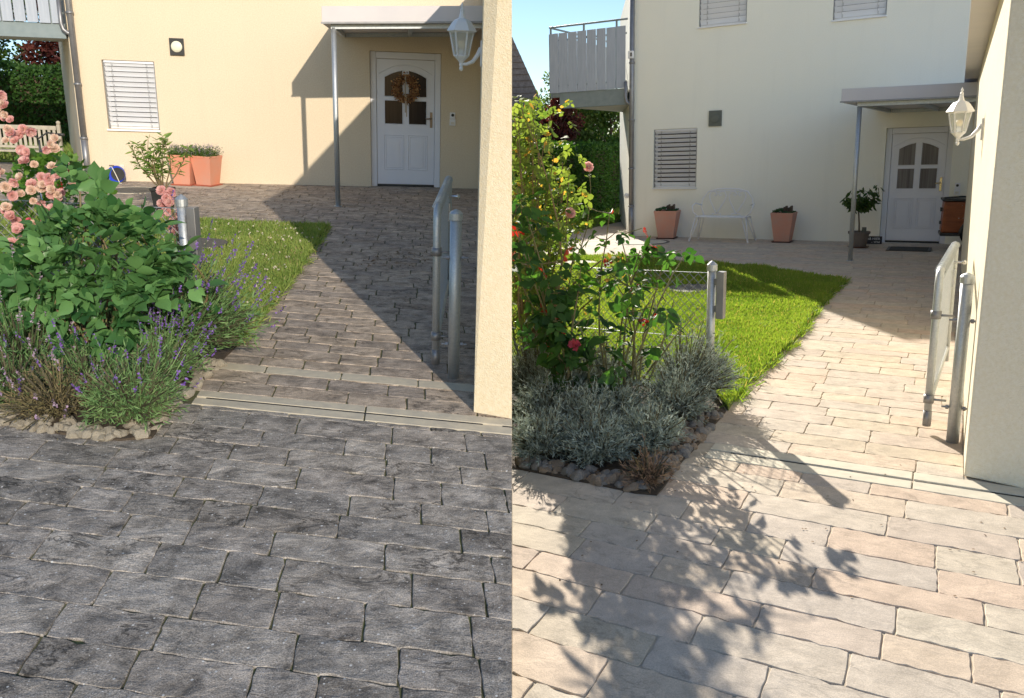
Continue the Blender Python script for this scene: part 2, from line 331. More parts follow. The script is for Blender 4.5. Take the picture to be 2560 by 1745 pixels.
def inst(name, TV, TF, P, D, Nn, S, mat, parent=None, tone=None, clipx=None, smooth=False):
    P = np.asarray(P, float); D = unit(np.asarray(D, float)); Nn = np.asarray(Nn, float); S = np.broadcast_to(np.asarray(S, float), (len(P),))
    tone = rng.random(len(P)) if tone is None else tone
    if clipx is not None:
        k = P[:, 0] > clipx; P, D, Nn, S, tone = P[k], D[k], Nn[k], S[k], tone[k]
    X = unit(np.cross(D, Nn)); Z = np.cross(X, D); n = len(P)
    V = P[:, None, :] + S[:, None, None] * (TV[None, :, 0:1] * X[:, None, :] + TV[None, :, 1:2] * D[:, None, :] + TV[None, :, 2:3] * Z[:, None, :])
    V = V.reshape(-1, 3); k = len(TV); F = (np.array(TF)[None] + (np.arange(n) * k)[:, None, None]).reshape(-1, len(TF[0]))
    me = bpy.data.meshes.new(name); me.vertices.add(len(V)); me.vertices.foreach_set('co', V.ravel())
    nf, c = F.shape; me.loops.add(nf * c); me.loops.foreach_set('vertex_index', F.ravel().astype(np.int32))
    me.polygons.add(nf); me.polygons.foreach_set('loop_start', np.arange(0, nf * c, c, dtype=np.int32))
    me.update(calc_edges=True)
    at = me.attributes.new('tone', 'FLOAT', 'POINT'); at.data.foreach_set('value', np.repeat(tone, k).astype(np.float32))
    return finish(name, me, mat, parent, 0, smooth)
def rdir(n, up=0.0):
    v = rng.normal(size=(n, 3)); v[:, 2] += up; return unit(v)

# ------------------------------------------------------------------ ground, paving
def clip_half(P, n, d):   # keep n.p >= d
    out = []
    for i in range(len(P)):
        a, b = P[i], P[(i + 1) % len(P)]; da = n[0] * a[0] + n[1] * a[1] - d; db = n[0] * b[0] + n[1] * b[1] - d
        if da >= 0: out.append(a)
        if da * db < 0: t = da / (da - db); out.append((a[0] + (b[0] - a[0]) * t, a[1] + (b[1] - a[1]) * t))
    return out
B_ = {'west': LB, 'east': RB}
def seam(z=0):   # plot boundary line as a half plane in plot coordinates
    b = B_[cur[0]][:, 0]; s = 1 if cur[0] == 'east' else -1
    return (b[0] * s, b[1] * s), -s * b[2] * (z - HC)
def paving(name, mat, ang, jang, b0, b1, arange, depth, length, gap, parent=None, seed=1, edges=(), z=0.0, jit=.004):
    rs = random.Random(seed); u = np.array([math.cos(R(ang)), math.sin(R(ang))]); q = np.array([math.cos(R(jang)), math.sin(R(jang))])
    V = []; F = []; tones = []; sn, sd = seam(); row = 0; b = b0
    while b < b1:
        dep = rs.choice(depth) if isinstance(depth, (list, tuple)) else depth
        dep = min(dep, b1 - b) if b1 - b < dep * 1.3 else dep
        a = arange[0] - rs.random() * .5
        while a < arange[1]:
            ln = rs.uniform(*length) if rs.random() < .75 else rs.uniform(length[0], (length[0] + length[1]) / 2) * .75
            tone = rs.random(); zo = rs.uniform(-.0012, .0012)
            g = gap * .5
            cs = [(a + g, b + g), (a + ln - g, b + g), (a + ln - g, b + dep - g), (a + g, b + dep - g)]
            O = []
            for k in range(4):
                (x0, y0), (x1, y1) = cs[k], cs[(k + 1) % 4]; L_ = math.hypot(x1 - x0, y1 - y0); m = max(3, int(L_ / .035))
                for i in range(m):
                    f = i / m; j = jit if i else 0
                    rr = .006 if i == 0 else 0
                    px, py = x0 + (x1 - x0) * f + rs.gauss(0, j * .5), y0 + (y1 - y0) * f + rs.gauss(0, j)
                    if rr:
                        px += (rr if k in (0, 3) else -rr) * .5; py += (rr if k in (0, 1) else -rr) * .5
                    O.append((px * u[0] + py * q[0], px * u[1] + py * q[1]))
            a += ln
            if -sn[0] * 0 + sn[0] * O[0][0] + sn[1] * O[0][1] < sd - 1.2: continue
            O = clip_half(O, sn, sd)
            for (en, ed) in edges: O = clip_half(O, en, ed) if O else O
            if len(O) < 4: continue
            cx = sum(p[0] for p in O) / len(O); cy = sum(p[1] for p in O) / len(O); n = len(O); base = len(V)
            def ring(sh, zz):
                for (x, y) in O:
                    dx, dy = cx - x, cy - y; L_ = math.hypot(dx, dy) + 1e-9; V.append((x + dx / L_ * sh, y + dy / L_ * sh, zz))
            ring(0, z - .018); ring(.0002, z - .003 + zo); ring(.0032, z + zo)
            V.append((cx, cy, z + zo + .0008))
            for r_ in range(2):
                for i in range(n):
                    j = (i + 1) % n; F.append((base + r_ * n + i, base + r_ * n + j, base + (r_ + 1) * n + j, base + (r_ + 1) * n + i))
            for i in range(n): F.append((base + 2 * n + i, base + 2 * n + (i + 1) % n, base + 3 * n))
            tones += [tone] * (3 * n + 1)
        b += dep; row += 1
    me = bpy.data.meshes.new(name); me.from_pydata(V, [], F); me.update()
    at = me.attributes.new('tone', 'FLOAT', 'POINT'); at.data.foreach_set('value', tones)
    o = finish(name, me, mat, parent); return tag(o, kind='structure')
def sheet(name, mat, poly, z, thick=.03, kind='structure'):
    sn, sd = seam(); P = clip_half(poly, sn, sd); return tag(MB().prism(P, z - thick, z).build(name, mat), kind=kind)
def edge_tufts(name, line, n, h, mat, z, spread=.03):
    """ragged fringe of blades leaning over the lawn edge"""
    L_ = np.array(line, float); seg = np.linalg.norm(L_[1:] - L_[:-1], axis=1); k = rng.choice(len(seg), n, p=seg / seg.sum()); f = rng.random(n)[:, None]
    P2 = L_[k] * (1 - f) + L_[k + 1] * f; cl = np.sin(P2[:, 0] * 17) + np.sin(P2[:, 1] * 13); P2 = P2[cl > rng.normal(size=n) * .9 - .3]; P2 = P2 + rng.normal(size=P2.shape) * spread
    P = np.concatenate([P2, np.full((len(P2), 1), z)], 1); D = rdir(len(P)); D[:, 2] = np.abs(D[:, 2]) * .8 + .25
    BV = np.array([(-.06, 0, 0), (.06, 0, 0), (-.04, .6, .06), (.04, .6, .06), (0, 1, .3)])
    return tag(inst(name, BV, [(0, 1, 2), (1, 3, 2), (2, 3, 4)], P, D, rdir(len(P)), h * rng.uniform(.5, 1.4, len(P)), mat), kind='stuff')
def inside(P, xs, ys):
    c = np.zeros(len(xs), bool); n = len(P)
    for i in range(n):
        x0, y0 = P[i]; x1, y1 = P[(i + 1) % n]
        k = ((y0 > ys) != (y1 > ys)); c ^= k & (xs < (x1 - x0) * (ys - y0) / (y1 - y0 + 1e-12) + x0)
    return c
def sample(P, n):
    xs = [p[0] for p in P]; ys = [p[1] for p in P]; X = np.empty(0); Y = np.empty(0)
    while len(X) < n:
        a = rng.uniform(min(xs), max(xs), n * 2); b = rng.uniform(min(ys), max(ys), n * 2); k = inside(P, a, b); X = np.append(X, a[k]); Y = np.append(Y, b[k])
    return X[:n], Y[:n]
def grass(name, poly, n, h, mat, z=.03, clip=None, width=1.0, holes=()):
    # density falls with distance so that near blades are fine and far ones broader
    X, Y = sample(poly, n * 2); k = rng.random(len(X)) < np.clip((7.0 / np.maximum(Y, 4)) ** 1.6, .12, 1); X, Y = X[k], Y[k]
    for (hx, hy, hr) in holes: k = np.hypot(X - hx, Y - hy) > hr; X, Y = X[k], Y[k]
    P = np.stack([X, Y, np.full(len(X), z)], 1); D = rdir(len(P)); D[:, 2] = np.abs(D[:, 2]) + .9; Nn = rdir(len(P)); Nn[:, 2] *= .3
    cl = (np.sin(X * 9.1 + np.sin(Y * 5)) + np.sin(Y * 7.3 + 2 * np.sin(X * 3.1))) * .25 + .5
    S = h * rng.uniform(.55, 1.25, len(P)) * (.75 + .5 * cl) * np.clip(Y / 7, .8, 1.8)
    BV = np.array([(-.07 * width, 0, 0), (.07 * width, 0, 0), (-.05 * width, .6, .06), (.05 * width, .6, .06), (0, 1, .25)])
    BF = [(0, 1, 2), (1, 3, 2), (2, 3, 4)]
    o = inst(name, BV, BF, P, D, Nn, S, mat, None, np.where(rng.random(len(P)) < .07, 1.0, np.clip(rng.random(len(P)) * .45 + cl * .3 + .25 * (.5 + .5 * np.sin(X * 2.3 + 1.7 * np.sin(Y * 1.1))), 0, .93)), clip)
    return tag(o, kind='stuff')

# ------------------------------------------------------------------ building parts
def wall_panel(W, H, holes, depth=.14, skew=None, back=5.0, bdir=(0, 1)):
    """front wall in xz plane (y=0 front, +y into the house) with real openings and reveals; box behind"""
    m = MB(); xs = sorted({0, W, *[h[0] for h in holes], *[h[2] for h in holes]}); zs = sorted({0, H, *[min(h[1], H) for h in holes], *[min(h[3], H) for h in holes]})
    for i in range(len(xs) - 1):
        for j in range(len(zs) - 1):
            x0, x1, z0, z1 = xs[i], xs[i + 1], zs[j], zs[j + 1]; cx, cz = (x0 + x1) / 2, (z0 + z1) / 2
            if any(h[0] < cx < h[2] and h[1] < cz < h[3] for h in holes): continue
            m.add([(x0, 0, z0), (x1, 0, z0), (x1, 0, z1), (x0, 0, z1)], [(0, 1, 2, 3)])
    for (x0, z0, x1, z1) in holes:
        V = [(x0, 0, z0), (x1, 0, z0), (x1, 0, z1), (x0, 0, z1)] + [(x0, depth, z0), (x1, depth, z0), (x1, depth, z1), (x0, depth, z1)]
        m.add(V, [(0, 3, 7, 4), (1, 5, 6, 2), (3, 2, 6, 7), (0, 4, 5, 1)]); m.add([(x0, depth, z0), (x1, depth, z0), (x1, depth, z1), (x0, depth, z1)], [(0, 1, 2, 3)])
    bx, by = bdir[0] * back, bdir[1] * back
    V = [(0, 0, 0), (W, 0, 0), (W + 0, by, 0), (bx, by, 0), (0, 0, H), (W, 0, H), (W + 0, by, H), (bx, by, H)]
    m.add(V, [(0, 4, 7, 3), (1, 2, 6, 5), (2, 3, 7, 6), (4, 5, 6, 7)])
    return m
def blind_window(root, x0, z0, x1, z1, n, open_=.6, glassmat=None, box=False):
    d = .14
    wn = MB().box(x0 + .002, .085, z0 + .002, x0 + .045, .138, z1 - .002).box(x1 - .045, .085, z0 + .002, x1 - .002, .138, z1 - .002).box(x0 + .046, .086, z1 - .05, x1 - .046, .137, z1 - .003).box(x0 + .046, .086, z0 + .003, x1 - .046, .137, z0 + .05).build('window', MT['white'], root)
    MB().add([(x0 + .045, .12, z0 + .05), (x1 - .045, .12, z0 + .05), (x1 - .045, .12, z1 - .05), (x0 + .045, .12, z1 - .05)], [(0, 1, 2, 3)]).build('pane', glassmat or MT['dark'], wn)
    sl = MB(); step = (z1 - z0 - .05) / n; wd = step * .98
    for i in range(n):
        z = z0 + .035 + (i + .5) * step; a = open_; hw = wd * .5
        dy, dz = hw * math.cos(a), hw * math.sin(a); P = []
        for f in (-1, -.5, 0, .5, 1): P.append((.045 + f * dy, z - f * dz + .004 * (1 - f * f)))
        V = [(x0 + .02, y, zz) for y, zz in P] + [(x1 - .02, y, zz) for y, zz in P]; V += [(x, y, zz - .0015) for x, y, zz in V]
        F = [(i_, i_ + 1, i_ + 6, i_ + 5) for i_ in range(4)] + [(i_ + 11, i_ + 10, i_ + 15, i_ + 16) for i_ in range(4)]
        sl.add(V, F)
    sl.box(x0 + .02, .02, z1 - .035, x1 - .02, .075, z1 - .006)
    bl = sl.build('blind', MT['blind'], wn)
    for fx in (.17, .83):
        cords = MB(); x = x0 + (x1 - x0) * fx
        cords.tube([(x, .012, z0 + .03), (x, .012, z1 - .03)], .0022, 5)
        for i in range(n): cords.box(x + .012, .009, z0 + .03 + i * step, x + .018, .013, z0 + .03 + i * step + step * .55)
        cords.build('blind_cord', MT['zinc'], bl)
    for x in (x0 + .012, x1 - .012): MB().box(x - .008, .03, z0 + .012, x + .008, .06, z1 - .01).build('blind_rail', MT['zinc'], bl)
    MB().box(x0 - .012, -.035, z0 - .028, x1 + .012, .08, z0 - .003).build('window_sill', MT['white'], wn, .003)
    return wn
def door(root, x0, x1, z1, glass, handlemat, wide_frame=.09):
    y = .10; zb = .0
    dr = MB().box(x0 + .003, y - .04, zb, x0 + wide_frame, y + .035, z1 - .003).box(x1 - wide_frame, y - .04, zb, x1 - .003, y + .035, z1 - .003).box(x0 + wide_frame + .001, y - .039, z1 - wide_frame * 1.1, x1 - wide_frame - .001, y + .034, z1 - .004).build('door', MT['pvc'], root, .004)
    lx0, lx1 = x0 + wide_frame + .004, x1 - wide_frame - .004; lt = z1 - wide_frame * 1.15
    lf = MB().box(lx0, y - .022, .035, lx1, y + .03, lt).build('door_leaf', MT['pvc'], dr, .004)
    w_, mid = lx1 - lx0, (lx0 + lx1) / 2; gx = w_ * .135; bar = w_ * .05
    zt, zm, zl = .845 * z1 + .02, .665 * z1, .475 * z1
    pans = MB(); beads = MB()
    def arcz(x): return zt + .03 - .17 * z1 / 2 * ((x - mid) / (w_ * .5)) ** 2 * 1.15
    def bead(P, r=.009): beads.tube([(p[0], y - .024, p[1]) for p in P], r, 6, True)
    for sx in (-1, 1):
        xa, xb = mid + sx * bar, mid + sx * (w_ / 2 - gx); lo, hi = min(xa, xb), max(xa, xb)
        top = [(lo + (hi - lo) * i / 8, arcz(lo + (hi - lo) * i / 8)) for i in range(9)]
        P = [(hi, zm + .025), (lo, zm + .025)] + top
        pans.add([(px, y - .025, pz) for px, pz in P], [tuple(range(len(P)))[::-1]]); bead(P)
        P = [(lo, zl), (hi, zl), (hi, zm - .03), (lo, zm - .03)]
        pans.add([(px, y - .025, pz) for px, pz in P], [(0, 1, 2, 3)]); bead(P)
        for ins in (0, .028):   # raised lower panels
            P = [(lo + ins - .01, .13 * z1 + ins), (hi - ins + .01, .13 * z1 + ins), (hi - ins + .01, zl - .085 * z1 - ins), (lo + ins - .01, zl - .085 * z1 - ins)]
            bead(P, .008 if ins == 0 else .006)
        beads.box(lo + .05, y - .03, .13 * z1 + .055, hi - .05, y - .0235, zl - .085 * z1 - .055)
    beads.tube([(mid + w_ * .46 * f, y - .024, arcz(mid + w_ * .42 * f) + .075) for f in [i / 10 - 1 for i in range(21)]], .008, 6)
    pn = pans.build('pane', glass, dr); beads.build('moulding', MT['pvc'], dr)
    hx = lx1 - .05; hz = .515 * z1
    h = MB().box(hx - .019, y - .036, hz - .12, hx + .019, y - .024, hz + .11).tube([(hx, y - .035, hz + .02), (hx, y - .075, hz + .02), (hx - .03, y - .08, hz + .018), (hx - .08, y - .078, hz + .01)], [.01, .011, .012, .014], 8)
    h.build('handle', handlemat, dr, .003)
    MB().box(lx0, y - .05, .004, lx1, y - .0225, .034).build('threshold', MT['black'], dr)
    return dr
def canopy(root, x0, x1, d, z0, z1, rise, postx, postd, post_h):
    """flat porch roof on one galvanised post; x along wall, projects to -y by d"""
    c = MB().add([(x0, -d, z0), (x1, -d, z0 + rise), (x1, -.004, z0 + rise), (x0, -.004, z0), (x0, -d, z1), (x1, -d, z1 + rise), (x1, -.004, z1 + rise), (x0, -.004, z1)],
                 [(0, 3, 2, 1), (4, 5, 6, 7), (0, 1, 5, 4), (1, 2, 6, 5), (2, 3, 7, 6), (3, 0, 4, 7)]).build('porch_roof', MT['fascia'], root, .004)
    t = MB(); f = lambda x: z0 + rise * (x - x0) / (x1 - x0)
    t.add([(x0 - .012, -d - .014, f(x0) - .004), (x1, -d - .014, f(x1) - .004), (x1, -d - .014, f(x1) + .018), (x0 - .012, -d - .014, f(x0) + .018), (x0 - .012, -d - .003, f(x0) - .004), (x1, -d - .003, f(x1) - .004), (x1, -d - .003, f(x1) + .018), (x0 - .012, -d - .003, f(x0) + .018)],
          [(0, 1, 2, 3), (7, 6, 5, 4), (0, 4, 5, 1), (3, 2, 6, 7), (0, 3, 7, 4)])
    t.build('drip_edge', MT['zinc'], c)
    b = MB(); bh = .055
    def beam(xa, ya, xb, yb, wd=.05):
        za, zb_ = f(xa) - .004, f(xb) - .004; dx, dy = xb - xa, yb - ya; L_ = math.hypot(dx, dy); nx, ny = -dy / L_ * wd / 2, dx / L_ * wd / 2
        V = [(xa - nx, ya - ny, za - bh), (xb - nx, yb - ny, zb_ - bh), (xb + nx, yb + ny, zb_ - bh), (xa + nx, ya + ny, za - bh), (xa - nx, ya - ny, za), (xb - nx, yb - ny, zb_), (xb + nx, yb + ny, zb_), (xa + nx, ya + ny, za)]
        b.add(V, [(0, 3, 2, 1), (4, 5, 6, 7), (0, 1, 5, 4), (1, 2, 6, 5), (2, 3, 7, 6), (3, 0, 4, 7)])
    px = postx - .03
    beam(px, -postd, x1, -postd); beam(px + .0255, -postd + .03, px + .0255, -.06); beam(px + .06, -.035, x1, -.035); beam((px + x1) / 2, -postd + .03, (px + x1) / 2, -.065)
    b.build('roof_frame', MT['galv'], c)
    MB().tube([(postx, -postd, .005), (postx, -postd, post_h)], .033, 14).box(postx - .05, -postd - .05, 0, postx + .05, -postd + .05, .006).build('post', MT['galv'], c, 0, True)
def pipe_down(root, x, y, H, elbow_z, side=-1, r=.042):
    m = MB().tube([(x, y, .0), (x, y, .62)], r * 1.08, 14).tube([(x, y, .62), (x, y, H)], r, 14)
    for z in (.6, 1.35, 2.3, 3.4): m.tube([(x, y, z), (x, y, z + .03)], r * 1.22, 14)
    m.tube([(x, y, elbow_z), (x + side * .06, y, elbow_z + .02), (x + side * .11, y, elbow_z + .06), (x + side * .13, y, elbow_z + .14), (x + side * .13, y, elbow_z + .45)], r * .7, 10)
    m.build('downpipe', MT['zinc'], root, 0, True)
def balcony(root, x0, x1, zb, zp0, zp1, zr, depth, nb, posts):
    b = MB().box(x0 + .22, 0.0, zb, x1, .10, zp0 - .001).box(x0 + .221, .101, zb + .03, x0 + .3, depth, zp0 - .02).box(x0, .02, zp0 - .09, x0 + .215, .1, zp0 - .002)
    bal = b.build('balcony', MT['steel'], root, .004)
    MB().box(x0 + .305, .102, zb + .02, x1 - .002, depth, zb + .12).box(x0 + .02, .11, zp0 - .07, x1 - .004, depth, zp0 - .02).build('balcony_floor', MT['soffit'], bal)
    m = MB(); st = (x1 - x0) / nb
    for i in range(nb): m.box(x0 + i * st + .011, -.03, zp0 + random.uniform(-.004, .004), x0 + (i + 1) * st - .011, -.008, zp1 + random.uniform(-.004, .004))
    nd = max(2, int(depth / st))
    for i in range(nd): m.box(x0 - .03, .02 + i * st, zp0, x0 - .008, .02 + (i + 1) * st - .016, zp1)
    m.build('boards', MT['board'], bal, .002)
    m = MB().tube([(x0, .01, zr), (x1 + .02, .01, zr)], .02, 8).tube([(x0, .01, zr), (x0, depth, zr)], .02, 8)
    for p in posts: m.box(p - .016, .003, zp0 - .1, p + .016, .035, zr)
    m.box(x0, .0, zp0 + .12, x1, .025, zp0 + .15).box(x0, .0, zp1 - .15, x1, .025, zp1 - .12)
    m.build('railing', MT['steel'], bal)
def lantern(label, loc, rz, off, group='white wall lanterns beside the garages'):
    """wall plane is y=0 here, lantern hangs off to +y ... arm rises from the backplate"""
    L = thing('wall_lantern', label, 'wall lamp', loc, rz, group); s = .40
    # body centre at (0, off)
    hexp = lambda r, z, ph=R(30): [(r * math.cos(ph + k * R(60)), off + r * math.sin(ph + k * R(60)), z) for k in range(6)]
    MB().lathe([(.094, .215), (.10, .22), (.092, .232), (.066, .272), (.05, .288), (.024, .30), (.018, .318), (.012, .345), (.014, .352), (.007, .366), (.010, .376), (.004, .392), (.001, .40)], 6, (0, off, 0), R(30)).build('roof', MT['white'], L, .001)
    g = MB(); a, b = hexp(.046, .065), hexp(.076, .214); g.add(a + b, [(i, (i + 1) % 6, 6 + (i + 1) % 6, 6 + i) for i in range(6)]); g.build('lantern_glass', MT['lglass'], L)
    f = MB()
    for k in range(6): f.tube([hexp(.048, .062)[k], hexp(.079, .216)[k]], .0055, 5)
    for r_, z in ((.048, .064), (.078, .214)): f.tube(hexp(r_, z), .005, 5, True)
    f.lathe([(.02, .03), (.045, .055), (.05, .064), (.048, .068), (.01, .069)], 6, (0, off, 0), R(30))
    f.lathe([(.001, -.035), (.010, -.028), (.014, -.016), (.009, -.004), (.014, .004), (.012, .018), (.02, .03)], 12, (0, off, 0))
    f.build('frame', MT['white'], L)
    MB().sphere((0, off, .135), .026).build('bulb', MT['bulb'], L, 0, True)
    MB().tube([(0, off, .07), (0, off, .105)], .014, 8).build('bulb_socket', MT['white'], L)
    s_ = 1 if off > 0 else -1
    MB().tube([(0, off, .012), (0, off * .75, .012), (0, off * .45, .03), (0, off * .22, .075), (0, s_ * .012, .12)], [.009, .011, .013, .014, .012], 8).build('arm', MT['white'], L, 0, True)
    MB().box(-.028, min(0, s_ * .014), .0, .028, max(0, s_ * .014), .165).build('backplate', MT['white'], L, .004)
    return L
def weave(m, x0, x1, z0, z1, pitch, r=.0016, y=0):
    """diamond mesh in the xz plane"""
    h = z1 - z0; n = int((x1 - x0 + h) / pitch) + 1
    for i in range(-int(h / pitch) - 1, int((x1 - x0) / pitch) + 2):
        for s in (1, -1):
            xa = x0 + i * pitch + (0 if s > 0 else h); xb = xa + s * h; za, zb = z0, z1
            P = [(xa, za), (xb, zb)]
            # clip to [x0,x1]
            (ax, az), (bx, bz) = P
            if min(ax, bx) > x1 or max(ax, bx) < x0: continue
            def at(xx): return az + (bz - az) * (xx - ax) / (bx - ax)
            if ax < x0: az, ax = at(x0), x0
            if ax > x1: az, ax = at(x1), x1
            if bx < x0: bz, bx = az + (bz - az) * (x0 - ax) / (bx - ax), x0
            if bx > x1: bz, bx = az + (bz - az) * (x1 - ax) / (bx - ax), x1
            if abs(ax - bx) < .005: continue
            m.tube([(ax, y + s * r, az), (bx, y + s * r, bz)], r, 4)
    return m
def gate(label, near, far, h=.93, z0=.06, post=None, plabel=None):
    dx, dy = far[0] - near[0], far[1] - near[1]; L_ = math.hypot(dx, dy); a = math.atan2(dy, dx)
    G = thing('garden_gate', label, 'gate', (*near, 0), a)
    r = .021
    MB().tube([(0, 0, z0), (0, 0, h - .06), (.02, 0, h - .015), (.06, 0, h), (L_ - .06, 0, h), (L_ - .02, 0, h - .015), (L_, 0, h - .06), (L_, 0, z0)], r, 12).tube([(0, 0, .17), (L_, 0, .17)], r * .8, 10).build('frame', MT['galv'], G, 0, True)
    weave(MB(), .02, L_ - .02, .18, h - .02, .065, .0012).build('wire_mesh', MT['galv'], G)
    co = MB()   # lacing spiral around the top rail
    P = []; n = int(L_ / .045)
    for i in range(n * 8): t = i / 8; P.append((.06 + (L_ - .12) * t / n, .029 * math.cos(t * 2 * math.pi), h + .029 * math.sin(t * 2 * math.pi)))
    co.tube(P, .0022, 4).build('lacing_wire', MT['galv'], G)
    for z in (.2, h - .24): MB().tube([(0, 0, z - .02), (0, 0, z + .025)], r * 1.35, 12).tube([(0, 0, z), (0, -.09, z)], .007, 8).build('hinge', MT['zinc'], G, 0, True)
    MB().tube([(0, 0, z0 - .03), (0, 0, z0 + .06)], r * 1.1, 10).build('end_sleeve', MT['zinc'], G, 0, True)
    MB().tube([(L_ * .96, -.06, h - .12), (L_ * .96, .06, h - .12)], .008, 8).sphere((L_ * .96, .065, h - .12), .016).sphere((L_ * .96, -.065, h - .12), .016).box(L_ - .07, -.012, h - .30, L_ - .02, .012, h - .17).build('latch', MT['chrome'], G)
    if post:
        p = thing('gate_post', plabel, 'post', (*post, 0), a)
        MB().tube([(0, 0, 0), (0, 0, h - .01)], .032, 16).build('post_tube', MT['galv'], p, 0, True)
        MB().lathe([(.036, -.035), (.036, 0), (.026, .012), (.004, .022)], 16, (0, 0, h)).build('post_cap', MT['galv'], p, .001, False)
        for z in (.2, h - .24): MB().tube([(0, -.07, z), (0, .07, z)], .006, 8).tube([(0, .034, z), (0, .05, z)], .013, 6).tube([(0, -.05, z), (0, -.034, z)], .013, 6).build('bolt', MT['zinc'], p)
    return G
def fence(label, p0, p1, h=.88, plate_side=1):
    dx, dy = p1[0] - p0[0], p1[1] - p0[1]; L_ = math.hypot(dx, dy); a = math.atan2(dy, dx)
    G = thing('wire_fence', label, 'fence', (*p0, 0), a)
    MB().tube([(0, 0, 0), (0, 0, h)], .028, 16).build('post', MT['galv'], G, 0, True)
    MB().lathe([(.034, -.04), (.034, 0), (.02, .014), (.003, .026)], 16, (0, 0, h + .01)).build('post_cap', MT['galv'], G)
    MB().box(-.095, -.012, h - .34, -.045, .05, h - .03).box(-.05, -.005, h - .30, -.02, .02, h - .26).box(-.05, -.005, h - .12, -.02, .02, h - .08).build('strike_plate', MT['zinc'], G, .003)
    weave(MB(), .03, L_, .05, h - .05, .06, .0021).build('wire_mesh', MT['zinc'], G)
    MB().tube([(0, 0, h - .045), (L_, 0, h - .05)], .0025, 5).tube([(0, 0, .4), (L_, 0, .4)], .0025, 5).build('tension_wire', MT['galv'], G)
    return G
def square_planter(label, loc, rz, wt, wb, h, mat, saucermat, top, group):
    P = thing('tapered_planter', label, 'planter', loc, rz, group)
    def sq(w_, z): return [(-w_, -w_, z), (w_, -w_, z), (w_, w_, z), (-w_, w_, z)]
    V = sq(wb / 2, .02) + sq(wt / 2 - .004, h - .03) + sq(wt / 2, h - .03) + sq(wt / 2, h) + sq(wt / 2 - .02, h) + sq(wt / 2 - .025, h - .05)
    F = [(3, 2, 1, 0)] + [(l * 4 + i, l * 4 + (i + 1) % 4, l * 4 + 4 + (i + 1) % 4, l * 4 + 4 + i) for l in range(5) for i in range(4)]
    MB().add(V, F).build('pot', mat, P, .004)
    MB().box(-wt / 2 + .03, -wt / 2 + .03, h - .07, wt / 2 - .03, wt / 2 - .03, h - .035).build('soil', MT['soil'], P)
    MB().add(sq(wb / 2 + .025, .002) + sq(wb / 2 + .04, .022), [(3, 2, 1, 0), (4, 5, 6, 7)] + [(i, (i + 1) % 4, 4 + (i + 1) % 4, 4 + i) for i in range(4)]).build('saucer', saucermat, P, .003)
    top(P, wt, h); return P

# ------------------------------------------------------------------ plants
def cane_path(p0, p1, bow=.1, n=7):
    p0, p1 = np.array(p0), np.array(p1); s = rng.normal(size=3) * bow * np.linalg.norm(p1 - p0); s[2] *= .4
    return [tuple(p0 + (p1 - p0) * t + s * math.sin(math.pi * t) + rng.normal(size=3) * .004) for t in np.linspace(0, 1, n)]
def leaf_sprays(P, outward, size, nleaf=5, droop=.15, upbias=.7):
    """compound leaves: P attachment points, outward directions -> arrays for inst"""
    PP = []; DD = []; NN = []; SS = []; TT = []
    for p, o in zip(P, outward):
        d = unit(np.asarray(o) + rng.normal(size=3) * .45); d[2] -= droop; d = unit(d); s = size * rng.uniform(.7, 1.2); tn = rng.random()
        up = unit(np.array([0, 0, 1.0]) * upbias + np.asarray(o) * .5 + rng.normal(size=3) * .35); side = unit(np.cross(d, up)); up = np.cross(side, d)
        for k in range(nleaf):
            if k == nleaf - 1: q, dd = 1.25, d
            else: q = .35 + .5 * (k // 2); dd = unit(side * (1 if k % 2 else -1) + d * .55)
            PP.append(p + d * s * q); DD.append(unit(dd + rng.normal(size=3) * .18)); NN.append(up + rng.normal(size=3) * .28); SS.append(s * rng.uniform(.55, 1.25)); TT.append(np.clip(tn * .9 + rng.normal() * .12, 0, .93) if rng.random() > .05 else 1.0)
    return np.array(PP), np.array(DD), np.array(NN), np.array(SS), np.array(TT)
def rose_mesh(name, mat, r=.04, seed=0):
    rs = np.random.default_rng(seed); PV = []
    for i in range(4):
        for j in range(4):
            u = (j / 3 - .5) * 2; v = i / 3; PV.append((u * .62 * (.55 + .45 * math.sin(v * 2.6)), v, .34 * u * u + .42 * v * v * (1 - .2 * abs(u)) - .28 * max(0, v - .7)))
    PF = [(i * 4 + j, i * 4 + j + 1, i * 4 + 5 + j, i * 4 + 4 + j) for i in range(3) for j in range(3)]
    P = []; D = []; Nn = []; S = []; T_ = []
    for l, (n, tilt, sc) in enumerate(((4, 1.35, .55), (5, 1.15, .75), (6, .85, .95), (6, .45, 1.05), (6, .12, 1.0))):
        for k in range(n):
            a = 2 * math.pi * k / n + l * .7 + rs.normal() * .12; t = tilt + rs.normal() * .08
            D.append((math.cos(a) * math.cos(t), math.sin(a) * math.cos(t), math.sin(t))); Nn.append((-math.cos(a) * math.sin(t), -math.sin(a) * math.sin(t), math.cos(t)))
            P.append((math.cos(a) * .08 * r * l, math.sin(a) * .08 * r * l, -.15 * r * l)); S.append(r * sc); T_.append(np.clip(1 - l * .2 + rs.normal() * .1, 0, 1))
    o = inst(name, np.array(PV), PF, P, D, Nn, S, mat, None, np.array(T_), smooth=True)
    me = o.data; bpy.data.objects.remove(o); return me
ROSES = {}
def flower(parent, me, loc, d, s=1.0, name='rose_flower'):
    o = bpy.data.objects.new(name, me); COL[cur[0]].objects.link(o); o.parent = parent
    o.matrix_local = Matrix.Translation(loc) @ Vector(d).to_track_quat('Z', 'Y').to_matrix().to_4x4() @ Matrix.Diagonal((s, s, s, 1)); return o
